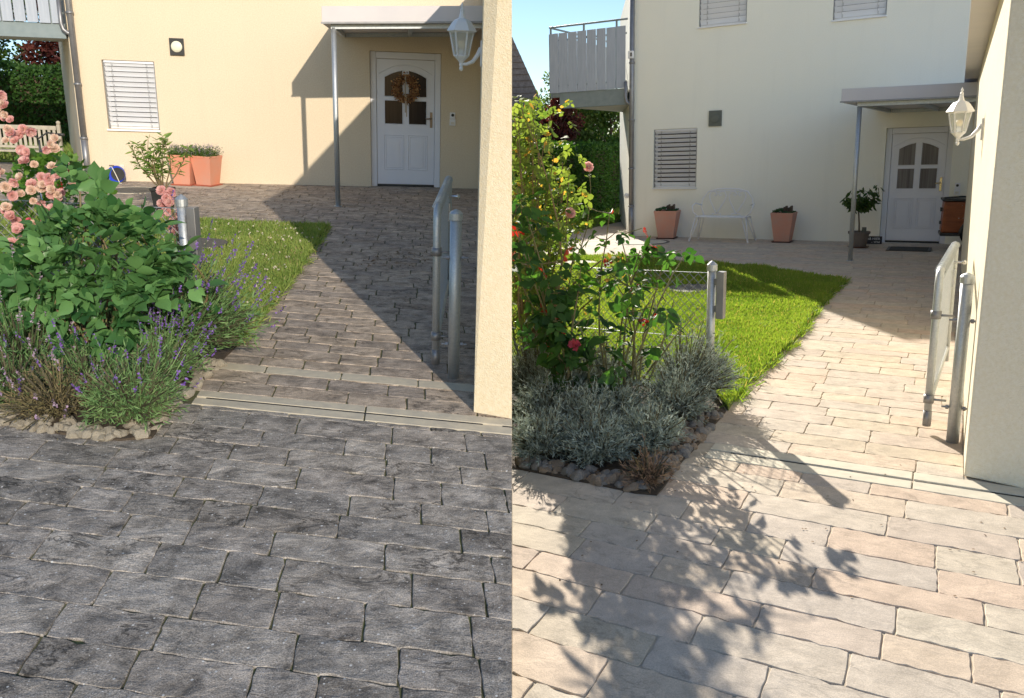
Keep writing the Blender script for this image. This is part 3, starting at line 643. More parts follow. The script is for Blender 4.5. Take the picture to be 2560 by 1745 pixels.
def lavender(label, loc, r, h, n, leafm, flowerm=None, lean=(0, 0), group='', fl_frac=.5, spread=1.0, needle=.03, upright=.9, rz=0, woody=True, cat='lavender', per=9, name='lavender_bush'):
    """a clump: arching stems, needle leaves on them, flower spikes on long stalks"""
    G = thing(name, label, cat, loc, rz, group)
    a = rng.uniform(0, 2 * math.pi, n); rr = np.sqrt(rng.random(n)); out = np.stack([np.cos(a), np.sin(a)], 1) * rr[:, None]
    ln = h * rng.uniform(.5, 1.15, n) * (1 - .2 * rr) * (1 + .22 * np.sin(a * 3 + rng.random() * 6) * rr + .15 * np.sin(a * 7 + rr * 5))
    tip = np.concatenate([out * r * spread + np.array(lean) * (.4 + .6 * rng.random((n, 1))), (ln * (upright - .35 * rr))[:, None]], 1); tip += rng.normal(size=tip.shape) * [.022, .022, .03]
    base = np.concatenate([out * r * .3, np.zeros((n, 1))], 1)
    mid = (base + tip) / 2; mid[:, 2] += h * .08; mid[:, :2] -= (tip - base)[:, :2] * .08
    # stems: thin tris between base-mid-tip
    if woody:
        k = rng.random(n) < .5
        P = np.concatenate([base[k], mid[k]]); Q = np.concatenate([mid[k], tip[k]]); d = Q - P
        SV = np.array([(-.5, 0, 0), (.5, 0, 0), (.35, 1, 0), (-.35, 1, 0)])
        X = unit(np.cross(d, rdir(len(d)))); wv = .004; V = np.stack([P - X * wv, P + X * wv, Q + X * wv * .7, Q - X * wv * .7], 1).reshape(-1, 3)
        me = bpy.data.meshes.new('stems'); me.from_pydata(V.tolist(), [], [(4 * i, 4 * i + 1, 4 * i + 2, 4 * i + 3) for i in range(len(P))])
        at = me.attributes.new('tone', 'FLOAT', 'POINT'); at.data.foreach_set('value', np.repeat(rng.random(len(P)), 4).astype(np.float32)); finish('stems', me, MT['l_greydark'], G)
    # needles along stems
    t = rng.random((n, per)) ** .75 * .95 + .08; tt = t[..., None]
    pos = (1 - tt) ** 2 * base[:, None] + 2 * tt * (1 - tt) * mid[:, None] + tt ** 2 * tip[:, None]
    dirr = unit(2 * (1 - tt) * (mid - base)[:, None] + 2 * tt * (tip - mid)[:, None])
    pos = pos.reshape(-1, 3); dirr = dirr.reshape(-1, 3); D = unit(dirr * .9 + rng.normal(size=pos.shape) * .55)
    NV = np.array([(0, 0, 0), (-.075, .45, .02), (.075, .45, .02), (0, 1, .0)])
    inst('foliage', NV, DIA_F, pos, D, rdir(len(pos)), needle * rng.uniform(.6, 1.3, len(pos)), leafm, G, np.clip(rng.random(len(pos)) * .6 + .4 * np.repeat(rng.random(n), per), 0, 1))
    if flowerm is not None:
        k = rng.random(n) < fl_frac; m = int(k.sum()); st = tip[k]; o = unit(tip[k] - base[k] * .5 + np.array([0, 0, h * .5])); o = unit(o + rng.normal(size=o.shape) * .12); L2 = h * rng.uniform(.25, .5, m)
        end = st + o * L2[:, None]
        # stalks
        X = unit(np.cross(o, rdir(m))); wv = .0018; s0 = base[k] * .6 + st * .4; V = np.stack([s0 - X * wv, s0 + X * wv, end + X * wv, end - X * wv], 1).reshape(-1, 3)
        me = bpy.data.meshes.new('flower_stalks'); me.from_pydata(V.tolist(), [], [(4 * i, 4 * i + 1, 4 * i + 2, 4 * i + 3) for i in range(m)])
        at = me.attributes.new('tone', 'FLOAT', 'POINT'); at.data.foreach_set('value', np.repeat(rng.random(m), 4).astype(np.float32)); tag(finish('flower_stalks', me, leafm, G), kind='stuff')
        q = 14; f = rng.random((m, q)); P = (end[:, None] - o[:, None] * (f * .06)[..., None]).reshape(-1, 3); D = unit(np.repeat(o, q, 0) * .5 + rng.normal(size=P.shape) * .7)
        tag(inst('flower_spikes', DIA_V * np.array([1.3, 1, 1]), DIA_F, P, D, rdir(len(P)), .0105 * rng.uniform(.7, 1.3, len(P)), flowerm, G), kind='stuff')
    return G
def crown(name, P0, rad, n, size, mat, parent, clump=14, clip=None, hollow=.35, TV=DIA_V, TF=DIA_F):
    """uneven crown: leaf clumps scattered through an ellipsoid, gaps between"""
    c = rdir(clump) * (rng.uniform(hollow, 1, (clump, 1))) * np.array(rad); cr = rng.uniform(.22, .42, clump) * min(rad)
    i = rng.integers(0, clump, n); d = rdir(n); P = c[i] + d * (cr[i] * rng.uniform(.55, 1.15, n))[:, None] + np.array(P0)
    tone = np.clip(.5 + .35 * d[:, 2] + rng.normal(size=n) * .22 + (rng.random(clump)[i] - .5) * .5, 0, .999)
    return inst(name, TV, TF, P, unit(d + rng.normal(size=d.shape) * .8), unit(d + np.array([0, 0, .5]) + rng.normal(size=d.shape) * .5), size * rng.uniform(.6, 1.3, n), mat, parent, tone, clip)
def tree(label, loc, h, rad, n, size, mat, group, cat='tree', name='garden_tree', trunk=.09, clump=26, clip=None, rzc=0):
    G = thing(name, label, cat, loc, 0, group)
    m = MB().tube(cane_path((0, 0, 0), (rad[0] * .1, 0, h * .75), .04), [trunk * (1 - .1 * i) for i in range(7)], 8)
    for k in range(7):
        a = k * 2.4; z = h * (.3 + .07 * k); m.tube(cane_path((0, 0, z), (rad[0] * .75 * math.cos(a), rad[1] * .75 * math.sin(a), z + rad[2] * .5), .08, 5), [trunk * .45, trunk * .38, trunk * .3, trunk * .2, trunk * .1], 6)
    m.build('trunk', MT['bark'], G)
    cl = None if clip is None else clip - loc[0]
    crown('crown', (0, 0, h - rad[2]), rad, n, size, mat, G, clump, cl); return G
def hedge(label, p0, p1, h, th, n, size, mat, clip=None):
    dx, dy = p1[0] - p0[0], p1[1] - p0[1]; L_ = math.hypot(dx, dy); a = math.atan2(dy, dx)
    G = thing('clipped_hedge', label, 'hedge', (*p0, 0), a)
    MB().box(0.05, .12, 0, L_ - .05, th - .12, h - .12).build('inner_twigs', MT['bark'], G)
    u = rng.random(n); side = rng.random(n); P = np.zeros((n, 3)); O = np.zeros((n, 3))
    P[:, 0] = u * L_; s = side < .62; t = (side >= .62) & (side < .86); e = side >= .86
    P[s, 1] = 0; P[s, 2] = rng.random(s.sum()) * h; O[s] = (0, -1, .25)
    P[t, 1] = rng.random(t.sum()) * th; P[t, 2] = h; O[t] = (0, 0, 1)
    P[e, 1] = th; P[e, 2] = rng.random(e.sum()) * h; O[e] = (0, 1, .2)
    wob = .05 * np.sin(P[:, 0] * 5.1) + .04 * np.sin(P[:, 2] * 7 + P[:, 0] * 2.3)
    P += O * wob[:, None] + rng.normal(size=P.shape) * .035; cx = clip
    if cx is not None:
        wx = p0[0] + P[:, 0] * math.cos(a) - P[:, 1] * math.sin(a); k = wx > cx; P, O = P[k], O[k]
    inst('leaves', DIA_V, DIA_F, P, unit(O + rng.normal(size=P.shape) * .9 + np.array([0, 0, -.2])), unit(O + rng.normal(size=P.shape) * .5), size * rng.uniform(.6, 1.4, len(P)), mat, G); return G
def rock_mesh(seed, mat):
    rs = np.random.default_rng(seed); m = MB().sphere((0, 0, 0), 1, 8); V = np.array(m.v)
    pl = unit(rs.normal(size=(9, 3)))
    for p in pl:
        dd = V @ p; k = dd > .62; V[k] -= np.outer(dd[k] - .62, p)
    V *= np.array([1, .78, .62]) ; me = bpy.data.meshes.new('edging_rock'); me.from_pydata(V.tolist(), [], m.f); me.materials.append(mat); return me
def rocks(pts, mats, smin, smax, labelf, group):
    ms = [rock_mesh(40 + i, mats[i % len(mats)]) for i in range(6)]
    for i, (x, y) in enumerate(pts):
        o = bpy.data.objects.new('edging_rock', ms[i % 6]); COL[cur[0]].objects.link(o); s = rng.uniform(smin, smax)
        place(o, x, y, s * .28, rng.uniform(0, 6.3), s, (rng.normal() * .3, rng.normal() * .3)); tag(o, labelf(i % len(mats), s > (smin + smax) / 2, x, y), 'rock', group)
# ================================================================== WEST PLOT
cur[0] = 'west'; PLOTW = True
tag(MB().prism(clip_half([(-40, -2), (8, -2), (8, 60), (-40, 60)], *seam()), -1.2, -.008).build('ground', MT['mortar_w']), kind='structure')
GR_E = []
paving('driveway', MT['pave_wf'], -8.3, 97, .9, 3.80, (-4.6, 1.4), (.15, .17, .2), (.24, .47), .0035, seed=3, jit=.004)
paving('path', MT['pave_wp'], -8.3, 97, 4.0, 4.35, (-2.4, 1.2), (.17,), (.26, .42), .006, seed=5)
paving('kerb_row', MT['kerb_w'], -8.3, 97, 4.35, 4.47, (-1.75, 1.2), (.12,), (.4, .46), .006, seed=6, jit=.0015)
paving('path_and_terrace', MT['pave_wp'], -8.3, 97, 4.47, 14.6, (-9.5, 2.4), (.155, .165, .18), (.25, .44), .008, seed=8)
def channel(name, mat, u, q, b0, b1, a0, a1, joints, slots):
    m = MB(); sn, sd = seam(); s = MB()
    e = [a0] + joints + [a1]
    for i in range(len(e) - 1):
        for (x0, x1, top) in ((b0 + .004, b0 + (b1 - b0) * .445, .002), (b0 + (b1 - b0) * .555, b1 - .004, .002)):
            P = [(a * u[0] + b * q[0], a * u[1] + b * q[1]) for a, b in ((e[i] + .004, x0), (e[i + 1] - .004, x0), (e[i + 1] - .004, x1), (e[i] + .004, x1))]
            P = clip_half(P, sn, sd)
            if len(P) > 2: m.prism(P, -.018, top)
        P = [(a * u[0] + b * q[0], a * u[1] + b * q[1]) for a, b in ((e[i] + .004, b0 + (b1 - b0) * .445), (e[i + 1] - .004, b0 + (b1 - b0) * .445), (e[i + 1] - .004, b0 + (b1 - b0) * .555), (e[i] + .004, b0 + (b1 - b0) * .555))]
        P = clip_half(P, sn, sd)
        if len(P) > 2: m.prism(P, -.019, -.006)
    o = tag(m.build(name, mat, None, .003), kind='structure')
    for (s0, s1) in slots:
        bm = (b0 + b1) / 2; w_ = (b1 - b0) * .05
        P = [(a * u[0] + b * q[0], a * u[1] + b * q[1]) for a, b in ((s0, bm - w_), (s1, bm - w_), (s1, bm + w_), (s0, bm + w_))]
        P = clip_half(P, sn, sd)
        if len(P) > 2: s.prism(P, -.01, -.0015)
    if s.v: tag(s.build(name + '_slot', MT['slot']), kind='structure')
cs = lambda a: (math.cos(R(a)), math.sin(R(a)))
channel('drain_channel', MT['kerb_w'], cs(-8.3), cs(97), 3.80, 4.0, -1.16, 1.2, [-.25, .75], [(-1.1, .35), (.45, .8)])
BEDW = [(-3.6, 3.9), (-2.34, 3.60), (-2.05, 3.51), (-1.75, 3.46), (-1.62, 3.50), (-1.66, 3.83), (-1.67, 4.23), (-1.69, 4.95), (-6, 5.15), (-6, 4.5)]
LAWNW = [(-1.70, 4.9), (-1.73, 5.2), (-1.75, 5.5), (-1.80, 6.17), (-1.84, 6.86), (-1.97, 8.15), (-2.12, 9.29), (-2.4, 9.26), (-2.65, 9.2), (-3.16, 9.27), (-3.56, 9.28), (-5.0, 9.35), (-6.5, 9.5), (-6.5, 5.2), (-4, 5.0)]
sheet('planting_bed', MT['soil'], BEDW, .012, .03)
sheet('lawn', MT['turf'], LAWNW, .026, .05)
grass('grass', LAWNW, 100000, .034, MT['grass_w'], .026, None, 1.6, [(-2.98, 7.85, .25)])
edge_tufts('grass_edge', LAWNW[:11], 5200, .06, MT['grass_w'], .01)
X, Y = sample([p for p in LAWNW], 900); P = np.stack([X, Y, .045 + .03 * rng.random(len(X))], 1)
tag(inst('clover_flowers', DIA_V * [1.6, 1, 1], DIA_F, np.repeat(P, 4, 0), rdir(3600, .3), rdir(3600), .014, MT['clover']), kind='stuff')
sheet('back_lawn', MT['turf'], [(-30, 13.6), (-7.4, 14.6), (-8.5, 19), (-30, 19)], .03, .05)
grass('back_grass', [(-13, 13.9), (-7.4, 14.7), (-8.4, 18.5), (-13, 18)], 6000, .08, MT['grass_w'], .03, None, 2)
# house
HW = thing('house', 'warm cream rendered house with wreathed white door, sunlit facade', 'house', (-6.422, 12.55, 0), R(8))
wall_panel(6.2, 5.0, [(.41, .755, 1.13, 1.71), (4.19, 0, 5.25, 1.985)], .14, bdir=(-.36, .93), back=5).build('wall', MT['wall_w'], HW)
blind_window(HW, .41, .755, 1.13, 1.71, 13, 1.05)
door(HW, 4.19, 5.25, 1.985, MT['glass_w'], MT['bronze'])
canopy(HW, 3.70, 5.75, 2.27, 2.205, 2.40, .10, 3.83, 2.17, 2.17)
pipe_down(HW, .075, -.06, 5.0, 2.03)
balcony(HW, -2.3, -.03, 1.97, 2.17, 3.15, 3.3, 2.6, 14, [-1.6, -.85, -.2])
tag(MB().prism([(-1.9, 0), (4, 0), (4, .01), (-1.9, .01)], 0, .001).build('tmp', MT['slot']), 'x') if 0 else None
def on_house(o_loc, H0, ang):   # house coordinates -> plot coordinates
    c, s = math.cos(R(ang)), math.sin(R(ang)); return (H0[0] + o_loc[0] * c - o_loc[1] * s, H0[1] + o_loc[0] * s + o_loc[1] * c, o_loc[2])
hw = lambda x, y, z: on_house((x, y, z), (-6.422, 12.55), 8)
GW = thing('garage', 'warm cream roughcast garage wall beside the grey driveway', 'garage', (0, 0, 0))
def seam_x(y, z): bb = LB[:, 0]; return -(bb[1] * y + bb[2] * (z - HC)) / bb[0] - .001
V = [p for z in (0, 2.85) for p in ((-.182, 3.975, z), (seam_x(3.905, z), 3.905, z), (seam_x(13.41, z), 13.41, z), (-.63, 13.34, z))]
MB().add(V, [(3, 2, 1, 0), (4, 5, 6, 7), (0, 1, 5, 4), (1, 2, 6, 5), (2, 3, 7, 6), (3, 0, 4, 7)]).build('wall', MT['gar_w'], GW)
MB().prism([(-.19, 3.93), (-.10, 3.90), (-.21, 13.40), (-.67, 13.33)], 2.852, 2.98).build('roof_edge', MT['fascia'], GW)
lantern('white hexagonal lantern with clear bulb on the shaded warm garage wall', (-.275, 5.97, 1.70), R(92.75), .14)
gate('open wire mesh garden gate standing on the dark grey paved path', (-.44, 4.62), (-.50, 6.15), .93, .06, (-.325, 4.48), 'galvanised gate post by the drain at the warm garage wall')
fence('wire mesh fence with capped post behind the large leafed rose bush', (-1.90, 4.76), (-4.4, 4.98), .90)
t = thing('wall_light', 'dark square wall light with round opal glass on warm facade', 'wall lamp', hw(1.465, -.001, 1.925), R(8), 'square wall lamps')
MB().box(-.098, -.035, -.115, .098, 0, .115).build('frame', MT['black'], t, .003); MB().lathe([(.078, 0), (.074, .012), (.05, .024), (.01, .03)], 24).build('glass', MT['frost'], t)
gl = t.children[-1]; gl.rotation_euler = (R(90), 0, 0); gl.location = (0, -.035, 0)
t = thing('wall_socket', 'small ivory outdoor socket above the blue hose reel', 'socket', hw(.55, -.001, .205), R(8))
MB().box(-.034, -.02, -.036, .034, 0, .036).build('box', MT['ivory'], t, .004); MB().box(-.026, -.026, -.028, .026, -.0205, .02).build('flap', MT['ivory'], t, .002)
def bell(label, loc, rz):
    t = thing('video_doorbell', label, 'doorbell', loc, rz, 'video doorbells')
    MB().box(-.04, -.022, -.005, .04, 0, .09).box(-.046, -.02, -.105, .046, 0, -.008).build('housing', MT['white'], t, .004)
    m = MB().lathe([(.022, 0), (.022, .006), (.012, .01)], 16).build('camera_lens', MT['black'], t); m.rotation_euler = (R(90), 0, 0); m.location = (0, -.022, .05)
    MB().box(-.028, -.026, -.085, .028, -.0205, -.05).build('button', MT['ivory'], t, .002)
bell('white doorbell with black lens right of the wreathed door', hw(5.43, -.001, 1.055), R(8))
# wreath
t = thing('door_wreath', 'brown dried hydrangea wreath with jute ribbon on the front door', 'wreath', hw(4.72, .035, 1.46), R(8))
n = 1500; a = rng.uniform(0, 6.283, n); rr = rng.normal(size=(n, 2)) * .027
P = np.stack([np.cos(a) * (.145 + rr[:, 0]), rng.normal(size=n) * .022 - .02, np.sin(a) * (.155 + rr[:, 0])], 1)
inst('dried_blooms', BL_V, BL_F, P, rdir(n), rdir(n), .034, MT['wreath'], t)
MB().tube([(.14 * math.cos(k * .314), -.01, .15 * math.sin(k * .314)) for k in range(20)], .014, 6, True).build('ring', MT['cane'], t)
MB().box(-.014, -.055, -.34, .004, -.05, .22).box(.006, -.05, -.40, .02, -.046, -.12).build('ribbon', MT['ribbon'], t)
# planters by the wall
def lav_top(P, wt, h, n=260, fm=None):
    G = thing('tmp', 'x', 'x'); 
    a = rng.uniform(-.5, .5, (n, 2)) * (wt - .04); tip = np.stack([a[:, 0] * 1.35, a[:, 1] * 1.35, h - .03 + rng.uniform(.05, .17, n)], 1)
    base = np.stack([a[:, 0], a[:, 1], np.full(n, h - .04)], 1); t = rng.random((n, 8))[..., None]
    pos = (base[:, None] * (1 - t) + tip[:, None] * t).reshape(-1, 3); bpy.data.objects.remove(G)
    inst('foliage', DIA_V, DIA_F, pos, rdir(len(pos), .8), rdir(len(pos)), .022, MT['l_tree'], P)
    k = rng.random(n) < .45; q = np.repeat(tip[k], 7, 0) + rng.normal(size=(int(k.sum()) * 7, 3)) * [.006, .006, .018]
    tag(inst('flowers', DIA_V, DIA_F, q, rdir(len(q), .5), rdir(len(q)), .012, MT['mauve'], P), kind='stuff')
square_planter('tall terracotta planter of faded lavender, left one of the pair', (-4.90, 12.47, 0), R(-2), .325, .235, .44, MT['terra_w'], MT['saucer'], lav_top, 'terracotta planters')
square_planter('tall terracotta planter of faded lavender, right one of the pair', (-4.57, 12.49, 0), R(-14), .325, .235, .435, MT['terra_w'], MT['saucer'], lav_top, 'terracotta planters')
tag(MB().prism([(-5.06, 12.1), (-4.28, 12.2), (-4.32, 12.62), (-5.08, 12.5)], .001, .004).build('stone_slab', MT['kerb_w']), kind='structure')
# hose reel and hose
t = thing('hose_reel', 'blue round hose reel with pale stand leaning on the house wall', 'hose reel', (-5.86, 12.36, 0), R(8))
def yl(prof, c, name, mat, par, seg=28):   # lathe about the y axis
    m = MB().lathe(prof, seg); V = [(x + c[0], -z + c[1], y + c[2]) for x, y, z in m.v]; return MB().add(V, m.f).build(name, mat, par, 0, False)
yl([(.02, -.05), (.118, -.05), (.122, -.045), (.122, .0), (.118, .006), (.04, .002), (.02, .002)], (0, 0, .128), 'drum', MT['blue'], t)
yl([(.05, .01), (.095, .012), (.095, .004), (.05, .003)], (.03, 0, .13), 'coiled_hose', MT['black'], t)
MB().tube([(-.045, -.02, .245), (.005, -.025, .13), (.05, -.03, .01)], .006, 8).tube([(-.08, -.02, .01), (.08, -.03, .004)], .006, 8).build('stand', MT['cream'], t)
MB().box(-.075, -.03, .243, -.01, -.008, .262).build('handle', MT['greypot'], t, .003)
P = [(-5.78, 12.26, .012), (-5.95, 12.12, .012), (-6.2, 12.0, .012), (-6.36, 11.95, .012), (-6.40, 12.02, .012), (-6.3, 12.12, .012), (-6.18, 12.2, .014)]
tag(MB().tube(P, .009, 6).build('garden_hose', MT['hose'], None, 0, True), 'thin brown hose curling across the paving at the downpipe', 'hose')
t = thing('manhole_cover', 'pale ringed manhole cover in the terrace before the blue reel', 'manhole', (-5.30, 11.66, .001), 0, 'manhole covers')
MB().lathe([(.37, 0), (.37, .008), (.34, .008), (.335, 0)], 40).build('ring', MT['kerb_w'], t); MB().lathe([(.33, 0), (.33, .005), (.01, .006)], 40).build('cover', MT['iron'], t)
t = thing('manhole_cover', 'dark round manhole cover in the clover lawn', 'manhole', (-2.98, 7.85, .045), 0, 'manhole covers')
MB().lathe([(.24, 0), (.24, .012), (.01, .014)], 40).build('cover', MT['iron'], t)
# oleander in a black pot
t = thing('potted_oleander', 'slender green oleander growing from a black square pot', 'potted plant', (-4.10, 9.75, 0))
V = []; 
for w_, z in ((.08, .0), (.10, .27), (.11, .28), (.11, .31), (.095, .31)): V += [(-w_, -w_, z), (w_, -w_, z), (w_, w_, z), (-w_, w_, z)]
MB().add(V, [(3, 2, 1, 0)] + [(l * 4 + i, l * 4 + (i + 1) % 4, l * 4 + 4 + (i + 1) % 4, l * 4 + 4 + i) for l in range(4) for i in range(4)]).build('pot', MT['black'], t, .006)
MB().box(-.09, -.09, .2, .09, .09, .285).build('soil', MT['soil'], t)
m = MB(); PP = []; DD = []
for k in range(13):
    a = k * 2.4; r_ = rng.uniform(.06, .40) if k else .05; tipz = .90 - r_ * .55 + rng.normal() * .03; P = cane_path((.02 * math.cos(a), .02 * math.sin(a), .28), (r_ * math.cos(a) * 1.1, r_ * math.sin(a) * .6, tipz), .1, 7)
    m.tube(P, [.009, .008, .007, .006, .005, .004, .003], 5)
    for q in np.linspace(.35, 1, 9):
        i = min(int(q * 6), 5); f = q * 6 - i; p = np.array(P[i]) * (1 - f) + np.array(P[min(i + 1, 6)]) * f
        for j in range(3):
            PP.append(p + rng.normal(size=3) * .006); aa = rng.uniform(0, 6.28); DD.append((math.cos(aa), math.sin(aa), rng.uniform(-.5, .8)))
m.build('stems', MT['cane'], t)
OLE = LEAF_V * [.42, 1, 1]; PP, DD = np.array(PP), np.array(DD)
inst('leaves', OLE, LEAF_F, PP, DD, rdir(len(PP), 1.5), .10 * rng.uniform(.7, 1.25, len(PP)), MT['l_ole'], t)
# bench, bicycle
t = thing('wooden_bench', 'weathered pale wooden garden bench in front of the hedge', 'bench', (-8.15, 14.0, 0), R(6))
m = MB(); bw = .62
MB().box(-bw, -.28, .26, bw, -.20, .285).box(-bw, -.19, .26, bw, -.11, .285).box(-bw, -.10, .26, bw, -.02, .285).build('seat', MT['teak'], t, .004)
m.box(-bw + .04, .0, .60, bw - .04, .03, .665).box(-bw + .04, .0, .30, bw - .04, .03, .34)
for k in range(15): x = -bw + .08 + k * (2 * bw - .16) / 14; m.box(x - .022, .006, .341, x + .022, .022, .599)
m.build('backrest', MT['teak'], t, .003)
for sx in (-1, 1):
    MB().box(sx * bw - .025, -.01, 0, sx * bw + .025, .04, .69).lathe([(.018, 0), (.03, .015), (.034, .035), (.022, .055), (.004, .062)], 12, (sx * bw, .015, .688)).build('leg', MT['teak'], t, .003)
    MB().box(sx * bw - .025, -.30, 0, sx * bw + .025, -.25, .44).build('leg', MT['teak'], t, .003)
    MB().box(sx * bw - .03, -.32, .442, sx * bw + .03, -.012, .465).build('armrest', MT['teak'], t, .004)
t = thing('bicycle', 'black bicycle parked behind the pink roses', 'bicycle', (-5.12, 9.35, 0), R(128))
wr = .25
def wheel(x, name='wheel'):
    P = [(x + wr * math.cos(k * R(10)), 0, wr + wr * math.sin(k * R(10))) for k in range(36)]
    wq = MB().tube(P, .016, 8, True).build(name, MT['rubber'], t, 0, True)
    sp = MB()
    for k in range(20): sp.tube([(x, .01 * (-1) ** k, wr), (x + wr * .93 * math.cos(k * R(18)), 0, wr + wr * .93 * math.sin(k * R(18)))], .0012, 3)
    sp.tube([(x + (wr - .02) * math.cos(k * R(12)), 0, wr + (wr - .02) * math.sin(k * R(12))) for k in range(30)], .006, 6, True); sp.build('spokes', MT['chrome'], wq)
wheel(0); wheel(.82)
MB().tube([(0, 0, wr), (.34, 0, wr - .02)], .01).tube([(0, .03, wr), (.26, 0, .60)], .008).tube([(.34, 0, wr - .02), (.25, 0, .66)], .014).tube([(.34, 0, wr - .02), (.68, 0, .58)], .016).tube([(.27, 0, .55), (.68, 0, .64)], .014).tube([(.82, 0, wr), (.70, 0, .55), (.66, 0, .78)], .012).build('frame', MT['black'], t, 0, True)
MB().tube([(.66, -.22, .84), (.70, -.1, .86), (.66, 0, .80), (.70, .1, .86), (.66, .22, .84)], .01).tube([(.62, -.26, .84), (.66, -.2, .84)], .016).tube([(.62, .26, .84), (.66, .2, .84)], .016).build('handlebar', MT['black'], t, 0, True)
MB().sphere((.24, 0, .69), .11, 10, (1, .55, .25)).build('saddle', MT['black'], t, 0, True)
MB().tube([((wr + .03) * math.cos(R(k)), 0, wr + (wr + .03) * math.sin(R(k))) for k in range(20, 200, 12)], .018, 6).build('fender', MT['black'], t, 0, True)
MB().box(-.16, -.05, wr + .30, .18, .05, wr + .312).tube([(-.05, .05, wr), (-.12, .05, wr + .3)], .005, 5).build('rack', MT['iron'], t)
MB().box(-.30, -.025, wr + .08, -.275, .025, wr + .16).build('rear_light', MT['l_red'], t, .003)
# hedge and trees beyond
hedge('tall clipped conifer hedge behind the wooden bench', (-14.5, 16.6), (-7.6, 18.6), 1.50, 1.0, 30000, .075, MT['l_hedge'])
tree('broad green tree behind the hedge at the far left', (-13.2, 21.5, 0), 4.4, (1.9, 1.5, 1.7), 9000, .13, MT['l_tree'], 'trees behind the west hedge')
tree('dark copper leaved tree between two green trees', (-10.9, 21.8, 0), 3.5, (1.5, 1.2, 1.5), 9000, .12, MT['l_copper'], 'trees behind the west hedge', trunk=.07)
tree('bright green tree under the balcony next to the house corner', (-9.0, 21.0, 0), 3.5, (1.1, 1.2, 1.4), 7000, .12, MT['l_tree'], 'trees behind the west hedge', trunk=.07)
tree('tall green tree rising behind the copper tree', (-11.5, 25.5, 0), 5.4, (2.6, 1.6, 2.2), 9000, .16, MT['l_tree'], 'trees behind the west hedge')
# big leafed rose bush
t = thing('rose_bush', 'broad rose bush with large dark green leaves and no flowers', 'rose bush', (-2.19, 4.32, .02))
canes = MB(); P = []; O = []
for k in range(16):
    a = k * 2.4; r_ = .1 + .38 * rng.random(); z = .86 - r_ * .5 + rng.normal() * .05; tp = (r_ * math.cos(a) * 1.1, r_ * math.sin(a) * .6, z)
    canes.tube(cane_path((.03 * math.cos(a), .03 * math.sin(a), 0), tp, .12), [.009, .009, .008, .007, .006, .005, .003], 6)
for tp in ((-.03, -.05, .98), (.02, .0, .92)): canes.tube(cane_path((0, 0, .2), tp, .04), .005, 6); [P.append(np.array(tp) + rng.normal(size=3) * [.05, .04, .06]) or O.append((rng.normal() * .6, -.5, .3)) for _ in range(7)]
canes.build('canes', MT['cane'], t)
CC = [unit(np.array([rng.normal(), -abs(rng.normal()) * .9, rng.normal()])) for _ in range(44)]
for _ in range(500):
    d = unit(CC[int(rng.integers(0, len(CC)))] + rng.normal(size=3) * .20); q = rng.uniform(.62, 1.06)
    p = np.array([d[0] * .47 + .02, d[1] * .30, .46 + d[2] * .36]) * [q, q, 1]
    if p[2] > .60 and p[0] < -.20: continue
    if p[2] < .16 or (p[2] < .35 and abs(p[0] - .02) > .22): continue
    P.append(p); O.append(d)
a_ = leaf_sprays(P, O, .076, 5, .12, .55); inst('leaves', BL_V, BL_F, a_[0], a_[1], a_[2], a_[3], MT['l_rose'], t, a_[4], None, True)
# pink roses
ROSES['pink'] = rose_mesh('rose_bloom', MT['petal'], .027, 1); ROSES['peach'] = rose_mesh('rose_bloom', MT['petal2'], .025, 2); ROSES['hot'] = rose_mesh('rose_bloom', MT['hot'], .022, 3)
t = thing('climbing_rose', 'tall climbing rose covered in pale pink double blooms', 'rose bush', (-2.74, 5.05, .02))
canes = MB(); P = []; O = []
for k in range(20):
    a = k * 2.4; tp = (.30 * rng.uniform(-1, .8) , .22 * math.sin(a), rng.uniform(.5, 1.02)); canes.tube(cane_path((.05 * math.cos(a), .05 * math.sin(a), 0), tp, .15), [.009, .009, .008, .006, .005, .004, .003], 6)
canes.build('canes', MT['canegreen'], t)
for _ in range(420):
    d = rdir(1)[0]; q = rng.uniform(.5, 1); p = np.array([d[0] * .33 - .04, d[1] * .26, .62 + d[2] * .44]) * [q, q, 1]; P.append(p); O.append(d)
a_ = leaf_sprays(P, O, .048, 5, .1, .7); inst('leaves', LEAF_V, LEAF_F, a_[0], a_[1], a_[2], a_[3], MT['l_pink'], t, a_[4])
for (px, py, rad, n) in ((35, 315, 28, 14), (62, 365, 28, 9), (95, 425, 34, 9), (165, 400, 20, 5), (182, 445, 20, 7), (150, 475, 28, 9), (165, 515, 22, 8), (85, 505, 42, 10), (55, 560, 28, 6), (75, 600, 24, 5), (50, 640, 20, 4), (145, 545, 22, 6), (30, 470, 24, 5), (35, 700, 18, 2)):
    for _ in range(n):
        x = (px + rng.normal() * rad * .5 - 1280) / 440 + 2.74; z = 1.6 - (py + rng.normal() * rad * .5 - 209) / 440; y = -.40 - .10 * rng.random() + .20 * max(0, z - .9)
        k = 'hot' if rng.random() < .05 else ('peach' if rng.random() < .38 else 'pink'); d = unit(np.array([.25 + rng.normal() * .5, -1, .35 + rng.normal() * .5])); flower(t, ROSES[k], (x, y, z), d, rng.uniform(.6, .95))
t = thing('rose_spray', 'upright spray of pink roses in front of the black pot', 'rose bush', (-2.17, 5.25, .02))
canes = MB(); P = []; O = []
for k in range(4): canes.tube(cane_path((.02 * k, 0, 0), (.04 * rng.normal(), .02, .88), .06), .005, 6)
canes.build('canes', MT['canegreen'], t)
for _ in range(16): P.append(np.array([rng.normal() * .06, rng.normal() * .05, rng.uniform(.15, .6)])); O.append(rdir(1)[0])
a_ = leaf_sprays(P, O, .045, 5); inst('leaves', LEAF_V, LEAF_F, a_[0], a_[1], a_[2], a_[3], MT['l_rose'], t, a_[4])
